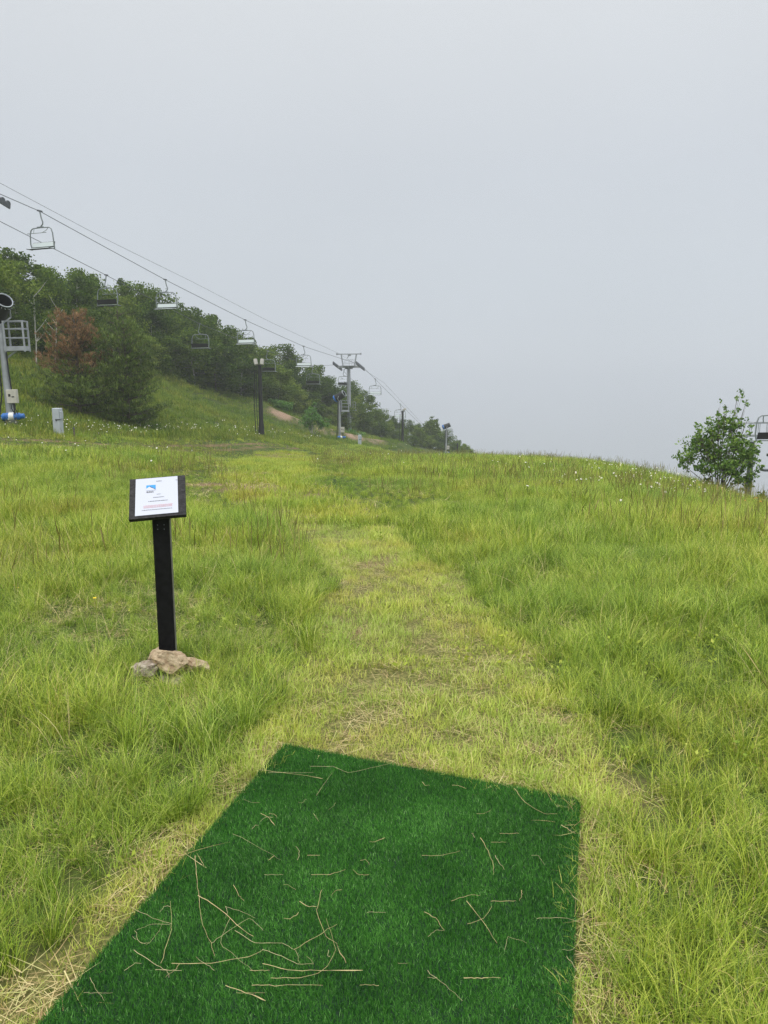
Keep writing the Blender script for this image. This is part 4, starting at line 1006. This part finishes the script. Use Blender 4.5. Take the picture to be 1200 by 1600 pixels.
def hydrant_box(px, Y, label):
    g = onground(px, Y); t = thing('hydrant_cabinet', g, label, 'hydrant cabinet', 'grey hydrant cabinets', R(-8))
    MB().box((0, 0, .62), (.36, .34, 1.36), bev=.03).build('cabinet', M['greybox'], t)
    MB().box((.215, -.02, .98), (.07, .20, .34), bev=.015).build('side_box', M['greybox'], t)
    MB().box((.10, -.178, .78), (.26, .02, .05)).box((.02, -.178, .74), (.06, .02, .05)).build('latch', M['steel'], t)
hydrant_box(93, 36, 'pale grey hydrant cabinet on the slope right of the near snow gun')
hydrant_box(562, 90, 'small pale grey hydrant cabinet right of the second snow gun')
g = onground(117, 36.3); t = thing('stake', g, 'short weathered wooden stake right of the near grey cabinet', 'stake'); MB().box((0, 0, .2), (.07, .05, .7), bev=.01).build('post', M['bark'], t); MB().box((0, -.03, .5), (.09, .02, .09)).build('cap', M['steel'], t)
g = onground(559, 105); t = thing('small_sign', g, 'tiny pale blank sign on the slope below the lift tower', 'sign'); MB().box((0, 0, .9), (.5, .04, .22)).build('panel', M['white'], t); MB().box((0, .05, .3), (.05, .05, 1.2)).build('post', M['bark'], t)

# ------------------------------------------------------------------ flowers
def daisies(name, label, zones, r0, hgt, kind='stuff'):
    V = []; Fc = []; MI = []
    for (pts, n, spread) in zones:
        for _ in range(n):
            i = random.randrange(len(pts)); p0 = pts[i]; px = p0[0]+random.gauss(0, spread[0]); py = p0[1]+random.gauss(0, spread[1])
            if py < 655: continue
            g = gpt(px, py)
            if g.y > 110: continue
            hz = hgt*random.uniform(.75, 1.2)*(.8 if g.y < 20 else 1); c = Vector((g.x, g.y, g.z+hz))
            nrm_ = Vector((random.gauss(0, .5), random.gauss(-.35, .5), 1)).normalized(); q = nrm_.to_track_quat('Z', 'Y').to_matrix(); r = r0*random.uniform(.7, 1.25)*(1+max(0, g.y-25)/45)
            k = len(V); m_ = 10
            V += [tuple(c+q @ Vector((r*(1 if j % 2 else .72)*math.cos(2*math.pi*j/m_), r*(1 if j % 2 else .72)*math.sin(2*math.pi*j/m_), .004))) for j in range(m_)]
            Fc.append(tuple(range(k, k+m_))); MI.append(0); k = len(V)
            V += [tuple(c+q @ Vector((r*.28*math.cos(2*math.pi*j/6), r*.28*math.sin(2*math.pi*j/6), .010))) for j in range(6)]
            Fc.append(tuple(range(k, k+6))); MI.append(1); k = len(V)
            V += [(g.x-.003, g.y, g.z), (g.x+.003, g.y, g.z), (c.x+.003, c.y, c.z), (c.x-.003, c.y, c.z)]; Fc.append((k, k+1, k+2, k+3)); MI.append(2)
    me = bpy.data.meshes.new(name); me.from_pydata(V, [], Fc); me.update()
    for q in ('petal', 'yellow', 'meadow'): me.materials.append(M['orange'] if name == 'orange_flowers' and q == 'petal' else M[q])
    me.polygons.foreach_set('material_index', MI)
    tag(link(name, me, None), label, kind=kind)
daisies('daisies', 'white daisies dotted over the right-hand hilltop and the left slope', [
    ([(960, 742), (1010, 755), (1040, 745), (1060, 765), (1100, 752), (1000, 765), (1045, 760), (970, 735)], 140, (28, 9)),
    ([(1100, 765), (1130, 770), (1060, 780)], 60, (30, 9)),
    ([(880, 745), (820, 735), (900, 765), (950, 730)], 60, (40, 12)),
    ([(205, 676), (270, 676), (300, 672), (190, 672), (225, 678)], 100, (26, 3.5)), ([(60, 672), (110, 675), (140, 678), (20, 668), (90, 665)], 60, (28, 5)),
    ([(375, 676), (395, 678), (420, 681), (360, 672)], 50, (18, 3)), ([(490, 684), (480, 686)], 14, (6, 2)),
    ([(50, 706), (110, 700), (90, 703), (240, 715), (610, 730), (700, 720), (620, 715)], 40, (60, 8)), ([(640, 700), (650, 703)], 16, (20, 2))], .025, .36)
daisies('orange_flowers', 'orange hawkweed patch on the right-hand meadow edge', [([(1105, 765), (1140, 775), (1185, 798), (1165, 786)], 110, (20, 4))], .02, .3)
def buttercup(px, py, label):
    g = gpt(px, py+14); h = at(px, py, g.y).z-g.z; t = thing('buttercup', g, label, 'flower', 'yellow flowers in the near grass')
    MB().tube([(.02, 0, 0), (0, 0, h*.6), (0, 0, h)], .0015, 5).build('stem', M['stem'], t)
    b = MB()
    for k in range(5):
        a = k*2*math.pi/5; d = Vector((math.cos(a), math.sin(a), 0)); s_ = Vector((-d.y, d.x, 0)); c = Vector((0, 0, h))
        b.add([c, c+d*.009+s_*.008+Vector((0, 0, .003)), c+d*.017+Vector((0, 0, .007)), c+d*.009-s_*.008+Vector((0, 0, .003))], [(0, 1, 2, 3)])
    b.build('petals', M['yellow'], t)
buttercup(24, 915, 'yellow buttercup at the far left edge, upper flower of a pair'); buttercup(29, 919, 'yellow buttercup at the far left edge, lower flower of a pair'); buttercup(149, 935, 'single yellow buttercup in the grass left of the sign post'); buttercup(126, 852, 'small yellow buttercup in the grass left of the sign board')

# ------------------------------------------------------------------ mist
b = MB().box((0, 87, -12), (250, 300, 104)); hz = b.build('haze', None)
hm = bpy.data.materials.new('mist'); hm.use_nodes = True; t_ = hm.node_tree; t_.nodes.clear()
pv = N(t_, 'ShaderNodeVolumePrincipled'); pv.inputs['Color'].default_value = (.93, .96, 1, 1); pv.inputs['Density'].default_value = .0007
ou = N(t_, 'ShaderNodeOutputMaterial'); t_.links.new(pv.outputs[0], ou.inputs['Volume']); hz.data.materials.append(hm); tag(hz, kind='stuff')
